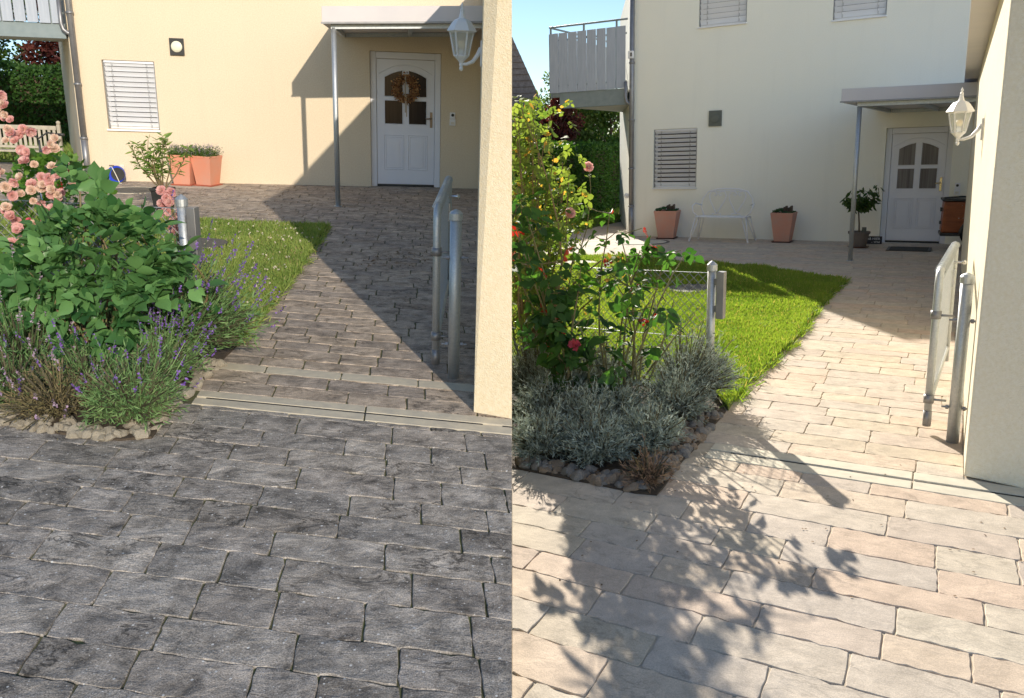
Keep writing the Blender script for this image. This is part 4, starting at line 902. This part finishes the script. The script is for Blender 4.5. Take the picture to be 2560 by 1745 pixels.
for i in range(16): z = .62 + .27 * i / 16; flower(t, ROSES['pink'], ((rng.normal() * .03 + (.88 - z) * .18), -.03 + rng.normal() * .02, z), unit(np.array([rng.normal() * .5, -1, .2 + rng.normal() * .4])), rng.uniform(.75, 1.05))
# lavender
g = 'lavender clumps in the west bed'
lavender('bluish green lavender spilling over the corner of the bed', (-1.76, 3.66, .02), .21, .38, 620, MT['l_lav'], MT['purple'], (.03, -.06), g, .05, 1.1, .034)
lavender('lavender with straw coloured stems under the rose bush', (-2.10, 3.95, .02), .26, .36, 420, MT['l_lav'], MT['purple'], (0, -.04), g, .06, 1.0, .03)
lavender('faded grey lavender at the front edge of the bed', (-2.16, 3.72, .02), .24, .27, 480, MT['l_lavdry'], MT['mauve'], (0, -.05), g, .07, 1.0, .024)
lavender('lavender with mauve spikes at the left edge', (-2.50, 4.05, .02), .26, .52, 480, MT['l_lav'], MT['mauve'], (0, -.05), g, .13, 1.0, .03)
lavender('low lavender among pale stones at far left', (-2.42, 3.80, .02), .22, .30, 420, MT['l_lav'], MT['purple'], (0, 0), g, .07, 1.0, .03)
lavender('tall arching lavender leaning over the path beside the lawn', (-1.98, 4.56, .02), .33, .60, 1000, MT['l_lav'], MT['purple'], (.27, -.06), g, .16, 1.0, .045, .95, per=13)
lavender('dark green lavender between the rose bush and the stones', (-1.85, 4.15, .02), .20, .36, 520, MT['l_lav'], MT['purple'], (.05, 0), g, .08, 1.0, .035)
lavender('lavender behind the rose bush near the fence post', (-2.35, 4.62, .02), .25, .50, 420, MT['l_lav'], MT['purple'], (0, 0), g, .12, 1.0, .035)
pts = []
for i in range(70): f = rng.random(); pts.append((-1.66 - abs(rng.normal()) * .06, 3.56 + f * 1.05))
for i in range(80): f = rng.random(); x = -2.5 + f * .72; pts.append((x, 3.595 - (x + 2.34) * .24 + abs(rng.normal()) * .05 - .01))
for i in range(16): pts.append((-1.80 + .16 * rng.random(), 3.50 + .10 * rng.random()))
rocks(pts, [MT['rock_w']], .014, .058, lambda c, big, x, y: ('large ' if big else 'small ') + 'pale stone edging the lavender bed ' + ('beside the white drain channel' if x > -1.8 and y > 3.7 else ('near the bed corner on the dark driveway' if x > -2.1 else 'at the far left above the dark driveway')), 'pale stones edging the west bed')
X, Y = sample([(-1.45, 7.3), (-.72, 7.4), (-.68, 8.15), (-1.3, 8.0)], 150)
tag(inst('leaf_litter', DIA_V, DIA_F, np.stack([X, Y, np.full(150, .008)], 1), rdir(150) * [1, 1, .2], [(0, 0, 1)] * 150, .03, MT['straw']), kind='stuff')
# ================================================================== EAST PLOT
cur[0] = 'east'
tag(MB().prism(clip_half([(-8, -2), (60, -2), (60, 90), (-8, 90)], *seam()), -1.2, -.0055).build('ground', MT['mortar_e']), kind='structure')
gn = np.array([-.885, .465]); gd = gn @ np.array([2.241, 3.943]); GE = [((-.885, .465), gd)]
paving('driveway', MT['pave_e'], -30.5, 63, .6, 4.25, (-3.2, 3.2), (.175, .2, .225), (.34, .64), .0035, seed=13, jit=.004)
channel('drain_channel', MT['kerb_e'], cs(-30.5), cs(63), 4.25, 4.50, -1.05, 2.6, [-.02, 1.0], [(-.93, -.30), (.28, .95)])
paving('path_and_terrace', MT['pave_e'], -30.5, 63, 4.50, 18.6, (-9.8, 3.4), (.185, .2, .22), (.34, .64), .004, seed=18, edges=GE)
BEDE = [(-.02, 4.22), (.23, 4.06), (.42, 3.94), (.58, 3.83), (.68, 3.8), (.72, 3.87), (.88, 4.22), (1.1, 4.63), (1.35, 5.12), (1.38, 5.52), (-.02, 6.35)]
LAWNE = [(1.37, 5.14), (1.63, 5.72), (1.97, 6.28), (2.49, 7.17), (3.01, 8.26), (3.47, 9.17), (4.17, 10.41), (4.01, 10.66), (3.87, 10.99), (3.59, 11.61), (3.36, 12.02), (2.73, 12.38), (2.05, 13.19), (1.22, 13.77), (-.02, 13.95), (-.02, 6.35), (1.38, 5.5)]
sheet('planting_bed', MT['soil'], BEDE, .010, .03)
sheet('lawn', MT['turf'], LAWNE, .024, .05)
grass('grass', LAWNE, 190000, .038, MT['grass'], .024, .0, 1.5, [(2.2, 9.95, .34), (1.0, 12.75, .37)])
edge_tufts('grass_edge', LAWNE[:15], 8000, .07, MT['grass'], .01)
BACKE = [(-.02, 16.1), (1.08, 17.9), (2.19, 20.3), (2.97, 21.8), (3.6, 25.5), (-.02, 25.5)]
sheet('back_lawn', MT['turf'], BACKE, .024, .05)
grass('back_grass', BACKE, 9000, .09, MT['grass'], .024, .0, 2)
HE = thing('house', 'pale cream rendered house with shaded facade, three blind covered windows and grey balcony', 'house', (2.513, 17.53, 0), R(-32))
he = lambda x, y, z: on_house((x, y, z), (2.513, 17.53), -32)
wall_panel(11.0, 5.0, [(.50, .98, 1.40, 2.115), (1.38, 3.955, 2.29, 4.85), (3.80, 3.83, 4.67, 4.85), (6.07, 3.72, 6.95, 4.7), (4.80, 0, 5.85, 1.97)], .14, bdir=(-.454, .891), back=5).build('wall', MT['wall_e'], HE)
blind_window(HE, .50, .98, 1.40, 2.115, 13, .85)
blind_window(HE, 1.38, 3.955, 2.29, 4.85, 9, 1.1)
blind_window(HE, 3.80, 3.83, 4.67, 4.85, 10, 1.1)
blind_window(HE, 6.07, 3.72, 6.95, 4.70, 10, 1.1)
door(HE, 4.80, 5.85, 1.97, MT['glass_e'], MT['brass'])
canopy(HE, 4.60, 6.34, 2.985, 2.285, 2.475, -.02, 4.84, 2.885, 2.22)
pipe_down(HE, .05, -.065, 5.0, 2.62, -1, .05)
balcony(HE, -1.84, -.10, 2.63, 2.95, 4.13, 4.26, 3.0, 8, [-1.82, -1.05, -.32])
GE_ = thing('garage', 'pale cream garage with sunlit side wall and shaded front beside the sand paving', 'garage', (0, 0, 0))
MB().prism([(2.241, 3.943), (4.6, 1.75), (10.4, 10.9), (6.864, 12.741)], 0, 2.5).build('wall', MT['gar_e'], GE_, .008)
MB().prism([(2.02, 3.86), (4.6, 1.45), (10.7, 10.9), (6.78, 12.93)], 2.502, 2.73).build('roof_edge', MT['fascia'], GE_, .005)
lantern('white hexagonal lantern with clear bulb on the sunlit pale garage wall', (3.636, 6.598, 1.655), R(62.3), .165)
gate('open wire mesh garden gate standing on the sand coloured paved path', (2.385, 4.63), (3.20, 6.02), .93, .07, (2.445, 4.45), 'galvanised gate post by the slotted drain at the pale garage wall')
fence('wire mesh fence with capped post between lavender bed and bright lawn', (1.33, 5.50), (-.02, 6.30), .885)
t = thing('wall_plate', 'square grey metal plate on the shaded pale facade', 'wall lamp', he(1.755, -.001, 2.275), R(-32), 'square wall lamps')
MB().box(-.125, -.03, -.145, .125, 0, .145).build('frame', MT['plate'], t, .004)
m = MB().lathe([(.085, 0), (.085, .008), (.07, .012), (.01, .012)], 24).build('cover', MT['plate'], t); m.rotation_euler = (R(90), 0, 0); m.location = (0, -.03, 0)
bell('white doorbell with black lens above the cargo trike', he(5.97, -.001, .94), R(-32))
t = thing('security_camera', 'small white camera box with black front on the downpipe', 'camera', he(.06, -.12, 3.56), R(-32))
MB().box(-.05, -.05, -.07, .05, .03, .07).build('housing', MT['white'], t, .006); MB().box(.0, -.056, -.035, .035, -.0505, .035).build('lens', MT['black'], t, .002)
t = thing('wall_fitting', 'small round white fitting low on the corner by the downpipe', 'vent cap', he(-.07, .0, .82), R(-32))  # plain round white fitting, purpose unknown
m = MB().lathe([(.05, 0), (.055, .02), (.03, .045), (.005, .05)], 16).build('cap', MT['white'], t); m.rotation_euler = (R(90), 0, 0)
# planters
def sed_top(P, wt, h):
    n = 500; a = rng.uniform(-.5, .5, (n, 2)) * (wt - .05); z = h - .02 + .05 * np.cos(a[:, 0] * 7) * (a[:, 0] < 0) + rng.random(n) * .03
    inst('sedum', DIA_V * [1.4, 1, 1], DIA_F, np.stack([a[:, 0], a[:, 1], z], 1), rdir(n, .6), rdir(n), .035, MT['sedum'], P)
    m = MB()
    for k in range(5): m.box(.0 + k * .03, -.08 + .02 * (k % 2), h - .04, .026 + k * .03, .04, h + .10 + .02 * math.sin(k * 2))
    m.build('bark_chips', MT['bark'], P, .004)
square_planter('faded terracotta planter with succulents under the window, left of the white bench', (*he(.93, -.30, 0)[:2], 0), R(-22), .45, .30, .55, MT['terra_e'], MT['saucer_d'], sed_top, 'faded terracotta planters')
square_planter('faded terracotta planter with succulents right of the white bench', (*he(3.22, -.40, 0)[:2], 0), R(-30), .40, .27, .54, MT['terra_e'], MT['saucer_d'], sed_top, 'faded terracotta planters')
# white wire bench
t = thing('wire_bench', 'white wire loveseat with heart shaped back against the shaded wall', 'bench', (*he(2.12, -.50, 0)[:2], 0), R(-32))
hwid = .50; sz = .46
MB().prism([(-hwid + .05, -.22), (-.2, -.25), (.2, -.25), (hwid - .05, -.22), (hwid, -.12), (hwid, .12), (hwid - .06, .18), (-hwid + .06, .18), (-hwid, .12), (-hwid, -.12)], sz - .008, sz + .006).build('seat', MT['white'], t, .003)
b = MB(); rr = .0135
by = lambda z: .17 + (z - sz) * .16
arch = [(-hwid + .07, sz), (-hwid - .0, sz + .16), (-hwid + .02, sz + .32), (-hwid + .12, sz + .45), (-.2, sz + .50), (0, sz + .505), (.2, sz + .50), (hwid - .12, sz + .45), (hwid - .02, sz + .32), (hwid, sz + .16), (hwid - .07, sz)]
b.tube([(x, by(z), z) for x, z in arch], rr, 6); b.tube([(x, by(sz + .47), sz + .47) for x in np.linspace(-.34, .34, 8)], rr * .6, 5)
for cx in (-.19, .19):
    P = []
    for s in (-1, 1):
        H = [(cx, sz + .03), (cx + s * .06, sz + .14), (cx + s * .13, sz + .26), (cx + s * .165, sz + .37), (cx + s * .13, sz + .45), (cx + s * .06, sz + .455), (cx + s * .015, sz + .41), (cx + s * .04, sz + .375), (cx + s * .075, sz + .39)]
        b.tube([(x, by(z), z) for x, z in H], rr * .75, 5)
        b.tube([(cx + s * .03, by(sz), sz + .04), (cx + s * .08, by(sz), sz + .04), (cx + s * .08, by(sz), sz + .0)], rr * .7, 5)
b.build('backrest', MT['white'], t, 0, True)
for s in (-1, 1):
    MB().tube([(s * (hwid - .03), .16, sz + .20), (s * (hwid + .06), .05, sz + .24), (s * (hwid + .08), -.08, sz + .20), (s * (hwid + .05), -.12, sz + .08), (s * (hwid - .04), -.10, sz)], rr * .9, 6).build('armrest', MT['white'], t, 0, True)
    for sy in (-1, 1):
        fx, fy = s * (hwid + .06), (-.27 if sy < 0 else .24); m = MB()
        for dx in (-.05, .03): m.tube([(s * (hwid - .06) + dx, sy * .14, sz), (fx + dx * .15, fy, .015)], rr * .8, 6)
        m.tube([(fx, fy, .0), (fx, fy, .03)], .016, 8); m.build('leg', MT['white'], t, 0, True)
# potted tree, sign, mat
t = thing('potted_tree', 'small leafy standard tree in a taupe round pot behind the porch post', 'potted plant', (5.93, 14.28, 0))
MB().lathe([(.12, .02), (.16, .23), (.175, .235), (.178, .27), (.162, .27), (.155, .22), (.01, .22)], 28).build('pot', MT['greypot'], t, 0, False)
MB().lathe([(.155, 0), (.17, .022), (.15, .026), (.01, .02)], 28).build('saucer', MT['saucer_d'], t)
m = MB().tube([(0, 0, .2), (-.01, 0, .4), (-.03, 0, .58), (0, 0, .7)], [.017, .014, .013, .012], 8); PP = []; OO = []
for k in range(12):
    a = k * 2.4; tp = (.30 * math.cos(a) * rng.uniform(.5, 1), .26 * math.sin(a) * rng.uniform(.5, 1), .74 + .3 * rng.random()); P = cane_path((-.02, 0, .60), tp, .08, 6); m.tube(P, [.008, .007, .006, .005, .004, .003], 5)
    for p in P[2:]:
        for j in range(7): PP.append(np.array(p) + rng.normal(size=3) * .02); OO.append(np.array([rng.normal(), rng.normal(), -.9]))
m.build('trunk', MT['bark'], t); PP = np.array(PP); inst('leaves', LEAF_V * [.7, 1, 1], LEAF_F, PP, unit(np.array(OO)), rdir(len(PP)), .115 * rng.uniform(.7, 1.2, len(PP)), MT['l_pot'], t)
MB().box(.04, -.05, .21, .10, .0, .34).build('plant_label', MT['plate'], t, .004)
t = thing('slate_sign', 'small black sign with white lettering leaning between pot and door', 'sign', (*he(4.76, -.34, 0)[:2], 0), R(-24))
MB().box(-.14, -.008, .004, .14, .012, .138).build('board', MT['signblack'], t, .002)
def lettering(txt, x, z, size, par, mat):
    c = bpy.data.curves.new('lettering', 'FONT'); c.body = txt; c.size = size; c.extrude = .001; c.align_x = 'CENTER'; c.space_character = 1.05
    o = bpy.data.objects.new('tmp_text', c); SC.collection.objects.link(o); dg = bpy.context.evaluated_depsgraph_get(); me = bpy.data.meshes.new_from_object(o.evaluated_get(dg)); bpy.data.objects.remove(o)
    me.materials.clear(); q = finish('lettering', me, mat, par); q.rotation_euler = (R(90), 0, 0); q.location = (x, -.011, z); return q
lettering('AB HIER', 0, .075, .058, t, MT['white']); lettering('– Wild', .035, .022, .048, t, MT['white'])
t = thing('door_mat', 'dark framed door mat lying before the shaded front door', 'door mat', (*he(5.42, -1.05, 0)[:2], .004), R(-28))
MB().box(-.33, -.30, 0, .33, .30, .010).build('border', MT['black'], t, .003); MB().box(-.285, -.255, .0105, .285, .255, .016).build('mat_surface', MT['mat'], t)
# cargo trike
t = thing('cargo_trike', 'brown wooden cargo trike half hidden behind the garage wall', 'cargo bike', (7.44, 13.55, 0), R(-24))
V = []; 
for (x0, x1, y0, y1, z) in ((-.46, .42, -.25, .25, .28), (-.44, .50, -.30, .30, .78)): V += [(x0, y0, z), (x1, y0, z), (x1, y1, z), (x0, y1, z)]
bx = MB().add(V, [(3, 2, 1, 0), (4, 5, 6, 7)] + [(i, (i + 1) % 4, 4 + (i + 1) % 4, 4 + i) for i in range(4)]).build('cargo_box', MT['wood'], t, .03)
MB().box(-.47, -.27, .235, .44, .27, .285).build('bottom_rail', MT['black'], t, .008)
MB().box(-.47, -.32, .785, .52, .32, .82).tube([(-.44, -.1, .83), (-.2, -.1, .85), (.3, -.1, .83)], .014, 6).build('cover', MT['black'], t, .012)
for q in ((-.25, -.285, .72), (-.19, -.287, .72), (-.22, -.275, .52), (-.16, -.275, .52), (-.2, -.262, .32)): MB().sphere(q, .009).build('rivet', MT['chrome'], t)
MB().box(-.49, -.2, .62, -.455, -.1, .68).build('reflector', MT['black'], t, .004)
MB().box(-.49, -.2, .42, -.462, -.12, .47).build('reflector', MT['black'], t, .004)
def twheel(x, y, r_):
    wq = MB().tube([(x + r_ * math.cos(k * R(10)), y, r_ + r_ * math.sin(k * R(10))) for k in range(36)], .022, 8, True).build('wheel', MT['rubber'], t, 0, True); sp = MB()
    for k in range(18): sp.tube([(x, y + .012 * (-1) ** k, r_), (x + r_ * .93 * math.cos(k * R(20)), y, r_ + r_ * .93 * math.sin(k * R(20)))], .0015, 3)
    sp.tube([(x + (r_ - .028) * math.cos(k * R(12)), y, r_ + (r_ - .028) * math.sin(k * R(12))) for k in range(30)], .011, 6, True); sp.build('rim', MT['chrome'], wq, 0, True)
twheel(.12, -.36, .25); twheel(.12, .36, .25); twheel(1.15, 0, .3)
MB().tube([(.12 + .31 * math.cos(R(k)), -.36, .25 + .31 * math.sin(R(k))) for k in range(0, 190, 12)], .035, 6).build('fender', MT['black'], t, 0, True)
MB().tube([(.4, 0, .3), (1.15, 0, .3)], .02).tube([(.75, 0, .3), (.85, 0, .75)], .016).tube([(1.15, 0, .3), (.82, 0, .6)], .012).tube([(.5, -.2, .9), (.62, 0, .88), (.5, .2, .9)], .012).tube([(.62, 0, .88), (.5, 0, .3)], .014).build('frame', MT['black'], t, 0, True)
MB().sphere((.88, 0, .78), .12, 10, (1, .6, .25)).build('saddle', MT['black'], t, 0, True)
# manholes
t = thing('manhole_cover', 'ringed manhole cover before the planter, half in the shade', 'manhole', (2.55, 16.15, .003), 0, 'east manhole covers')
MB().lathe([(.52, 0), (.52, .006), (.47, .006), (.465, 0)], 40).build('ring', MT['iron'], t); MB().lathe([(.46, 0), (.46, .004), (.01, .005)], 40).build('cover', MT['kerb_e'], t)
t = thing('manhole_cover', 'mesh covered manhole in the lawn behind the fence post', 'manhole', (2.2, 9.95, .03), 0, 'east manhole covers')
MB().lathe([(.33, 0), (.33, .02), (.01, .024)], 40).build('cover', MT['iron'], t)
t = thing('manhole_cover', 'pale flat cover in the lawn at the terrace edge', 'manhole', (1.0, 12.75, .03), 0, 'east manhole covers')
MB().lathe([(.36, 0), (.36, .015), (.01, .018)], 40).build('cover', MT['kerb_e'], t)
# neighbour's steep roof
t = thing('neighbour_house', 'neighbour house with steep brown shingled roof at the left edge', 'house', (0, 0, 0))
MB().box(-7.0, 30.2, 0, 1.45, 38, 2.5).build('wall', MT['render'], t)
top = 8.0; m = MB(); nrow = 26
for i in range(nrow):   # courses of shingles, each lapping the one below
    f0, f1 = i / nrow, (i + 1) / nrow; xr = lambda f: 1.75 - 2.35 * f; y0 = 29.95 + 2.6 * f0; y1 = 29.95 + 2.6 * f1; z0 = 2.35 + (top - 2.35) * f0; z1 = 2.35 + (top - 2.35) * f1
    m.add([(-7.2, y0 - .05, z0), (xr(f0), y0 - .05, z0), (xr(f1), y1, z1 + .03), (-7.2, y1, z1 + .03), (-7.2, y0 + .02, z0), (xr(f0), y0 + .02, z0)], [(0, 1, 2, 3), (0, 4, 5, 1)])
m.add([(1.75, 29.95, 2.35), (1.75, 38, 2.35), (-.6, 35, 8.0), (-.6, 32.55, 8.0)], [(0, 1, 2, 3)])
m.build('roof', MT['shingle'], t)
# hedge and trees
hedge('green clipped hedge left of the house corner', (-.1, 18.5), (3.75, 26.4), 1.90, .9, 26000, .08, MT['l_hedge_e'], -.02)
g = 'trees behind the east hedge'
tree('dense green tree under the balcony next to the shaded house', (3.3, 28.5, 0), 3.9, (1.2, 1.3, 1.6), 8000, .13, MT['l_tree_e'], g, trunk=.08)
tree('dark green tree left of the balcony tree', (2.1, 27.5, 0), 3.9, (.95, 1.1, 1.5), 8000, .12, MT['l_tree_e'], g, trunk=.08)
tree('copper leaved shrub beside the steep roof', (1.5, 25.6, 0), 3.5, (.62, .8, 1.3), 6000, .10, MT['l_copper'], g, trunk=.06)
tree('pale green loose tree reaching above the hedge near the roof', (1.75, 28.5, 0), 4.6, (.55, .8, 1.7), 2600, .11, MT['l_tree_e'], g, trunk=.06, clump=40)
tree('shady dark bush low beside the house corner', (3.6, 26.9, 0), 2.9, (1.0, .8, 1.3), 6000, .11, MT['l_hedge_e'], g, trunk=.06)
# lavender, roses
g = 'grey lavender clumps in the east bed'
K = dict(leafm=MT['l_grey'], group=g)
def gl_(label, x, y, r, h, n, **k): return lavender(label, (x, y, .02), r, h, n, k.pop('m', MT['l_grey']), None, k.pop('lean', (0, 0)), g, 0, 1.0, k.pop('needle', .034), per=k.pop('per', 20))
gl_('silver grey lavender at the front left of the bed', .16, 4.36, .20, .28, 330)
gl_('grey lavender filling the middle of the bed behind the front row', .44, 4.62, .22, .34, 340)
gl_('grey lavender in the centre of the bed by the pink bloom', .34, 5.12, .26, .42, 380)
gl_('silver lavender with long needled shoots in the front middle', .44, 4.25, .20, .30, 330)
gl_('rounded grey lavender next to the brown rocks', .74, 4.42, .20, .28, 330)
gl_('dark grey lavender behind the front row at left', .22, 4.85, .25, .36, 340)
gl_('grey lavender at the foot of the bare rose stems', .60, 4.85, .24, .34, 340)
gl_('woody grey lavender beside the edging rocks', 1.00, 4.95, .22, .36, 360)
gl_('tall woody lavender leaning over the lawn by the fence post', 1.12, 5.28, .30, .56, 620, lean=(.10, .05))
gl_('tall grey lavender along the wire fence at left', .14, 5.45, .30, .50, 460)
gl_('tall grey lavender along the middle of the wire fence', .62, 5.50, .30, .46, 460)
lavender('dried brown tuft at the tip of the bed', (.66, 3.93, .02), .11, .17, 240, MT['dry'], None, (0, -.02), g, 0, 1.0, .035, per=5, cat='dried plant')
pts = []
for i in range(150):
    f = rng.random(); a, b = ((1.30, 5.02), (.70, 3.92)); pts.append((a[0] + (b[0] - a[0]) * f + .015 - .19 * rng.random() ** 1.2, a[1] + (b[1] - a[1]) * f + .02 + rng.normal() * .02))
for i in range(84): f = rng.random(); pts.append((.02 + f * .62, 4.235 - f * .42 + .16 * rng.random() - .012))
rocks(pts, [MT['rock_e'], MT['rock_g']], .016, .060, lambda c, big, x, y: ('large ' if big else 'small ') + ('grey' if c else 'brown') + ' broken rock ' + ('by the lawn end of the grey lavender bed' if y > 4.6 else ('beside the slotted drain channel' if x > .8 else ('next to the dried brown tuft' if x > .45 else 'in the front row of the grey lavender bed'))), 'broken rocks edging the east bed')
def rose(label, loc, tips, mat, size, bloom=None, canem='canegreen', nl=5, per=(3, 6), red=.0, upbias=.8, catk='rose bush', clip=None, fork=True):
    t = thing('rose_bush', label, catk, loc); c = MB(); P = []; O = []; RP = []; RO = []
    for (x, y, z, k) in tips:
        b0 = (rng.normal() * .04, rng.normal() * .03, 0); pth = cane_path(b0, (x, y, z), .06, 9); c.tube(pth, [.0085, .008, .0075, .007, .006, .0055, .005, .004, .003], 6)
        for q in range(k):
            i = int(rng.integers(per[0], 9)); p = np.array(pth[i]); d = rdir(1)[0]
            if fork and rng.random() < .5:
                e = p + unit(d * [1, .6, .5] + np.array([0, 0, .4])) * rng.uniform(.06, .16); c.tube([tuple(p), tuple((p + e) / 2 + rng.normal(size=3) * .006), tuple(e)], [.004, .0032, .0025], 5); p = e
            if rng.random() < red: RP.append(p); RO.append(d)
            else: P.append(p + rng.normal(size=3) * .01); O.append(d)
    c.build('canes', MT[canem], t)
    a_ = leaf_sprays(P, O, size, nl, .25, upbias); cl = None if clip is None else clip - loc[0]
    inst('leaves', BL_V, BL_F, a_[0], a_[1], a_[2], a_[3], mat, t, a_[4], cl, True)
    if RP: a_ = leaf_sprays(RP, RO, size * .6, 5, -.2, .4); tag(inst('young_shoots', LEAF_V, LEAF_F, a_[0], a_[1], a_[2], a_[3], MT['l_red'], t, a_[4], cl), kind='stuff')
    return t
# centre rose: tall bare stems, sparse leaves on top
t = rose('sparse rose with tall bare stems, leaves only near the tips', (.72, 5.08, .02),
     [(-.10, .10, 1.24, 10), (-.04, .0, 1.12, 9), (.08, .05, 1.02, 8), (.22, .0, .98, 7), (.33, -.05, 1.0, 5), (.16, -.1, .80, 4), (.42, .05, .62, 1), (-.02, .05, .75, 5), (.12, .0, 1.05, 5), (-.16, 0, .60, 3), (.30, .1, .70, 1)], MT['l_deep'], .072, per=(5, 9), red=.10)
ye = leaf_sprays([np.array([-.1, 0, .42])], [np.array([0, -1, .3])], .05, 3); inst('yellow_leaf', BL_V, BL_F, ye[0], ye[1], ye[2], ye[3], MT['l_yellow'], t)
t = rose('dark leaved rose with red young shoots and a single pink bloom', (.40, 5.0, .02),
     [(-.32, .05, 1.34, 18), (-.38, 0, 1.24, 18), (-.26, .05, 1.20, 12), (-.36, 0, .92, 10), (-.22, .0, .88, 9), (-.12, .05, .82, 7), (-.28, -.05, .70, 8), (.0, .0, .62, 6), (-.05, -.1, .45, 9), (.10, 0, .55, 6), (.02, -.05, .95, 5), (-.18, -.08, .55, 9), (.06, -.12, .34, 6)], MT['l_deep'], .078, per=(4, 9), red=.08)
flower(t, ROSES['hot'], (-.03, -.14, .50), (-.3, -1, .3), 1.35)
# big backlit shrub further back, its top thickened to cast more shadow
t = thing('rose_shrub', 'big backlit rose shrub with yellow green leaves at the left edge', 'rose bush', (.12, 6.05, .02))
c = MB(); P = []; O = []
for k in range(30):
    a = k * 2.4; r_ = rng.uniform(.2, .8); tp = (abs(r_ * math.cos(a)) * .72 - .12, .5 * math.sin(a), 1.98 - r_ * r_ * 1.35 + rng.normal() * .08); tp = (max(tp[0], -.06), tp[1], tp[2]); pth = cane_path((.05 * math.cos(a), .05 * math.sin(a), 0), tp, .05, 9); c.tube(pth, [.011, .01, .009, .008, .007, .006, .005, .004, .003], 5)
    for q in range(20): i = int(rng.integers(3, 9)); P.append(np.array(pth[i]) + rdir(1)[0] * rng.uniform(.02, .18)); O.append(rdir(1)[0])
for tp in ((.60, -.2, .78), (.66, -.1, .84), (.52, -.2, .88)):
    pth = cane_path((.1, 0, .3), tp, .12, 9); c.tube(pth, .006, 5)
    for q in range(14): i = int(rng.integers(4, 9)); P.append(np.array(pth[i]) + rdir(1)[0] * rng.uniform(.02, .08)); O.append(rdir(1)[0])
for _ in range(90): P.append(np.array([rng.uniform(-.12, .2), rng.normal() * .2, rng.uniform(1.1, 1.95)])); O.append(rdir(1)[0])  # extra sprays near the top, added for the shadow on the driveway
for _ in range(200): d = rdir(1)[0]; P.append(np.array([d[0] * .36 + .08, d[1] * .4, 1.05 + d[2] * .85]) * [rng.uniform(.5, 1), 1, 1]); O.append(d)
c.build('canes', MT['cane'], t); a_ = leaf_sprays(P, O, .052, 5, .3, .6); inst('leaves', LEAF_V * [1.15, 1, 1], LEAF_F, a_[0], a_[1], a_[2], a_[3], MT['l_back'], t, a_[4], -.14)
fl_ = ((.44, -.12, 1.52), (.30, -.3, 1.22)); c2 = MB()
for o_ in fl_: c2.tube(cane_path((.1, 0, .5), o_, .05, 8), [.006, .006, .005, .005, .004, .004, .003, .003], 5)
c2.build('flower_stem', MT['canegreen'], t)
for o_ in fl_: flower(t, ROSES['pink'], o_, (.2, -1, .4), 1.1)
X, Y = sample([(.0, 4.3), (.66, 3.84), (1.3, 5.0), (1.05, 5.0), (.6, 4.1), (0, 4.45)], 260)
tag(inst('leaf_litter', LEAF_V, LEAF_F, np.stack([X, Y, np.full(260, .028)], 1), rdir(260) * [1, 1, .2], [(0, 0, 1)] * 260, .022, MT['straw']), kind='stuff')
X, Y = sample([(.0, 3.0), (2.2, 2.6), (2.2, 3.6), (1.6, 5.2), (1.9, 6.0), (1.4, 5.0)], 46)
tag(inst('fallen_leaves', LEAF_V, LEAF_F, np.stack([X, Y, np.full(46, .004)], 1), rdir(46) * [1, 1, .1], [(0, 0, 1)] * 46, .014, MT['straw']), kind='stuff')
# finish: the two plots meet at their common boundary
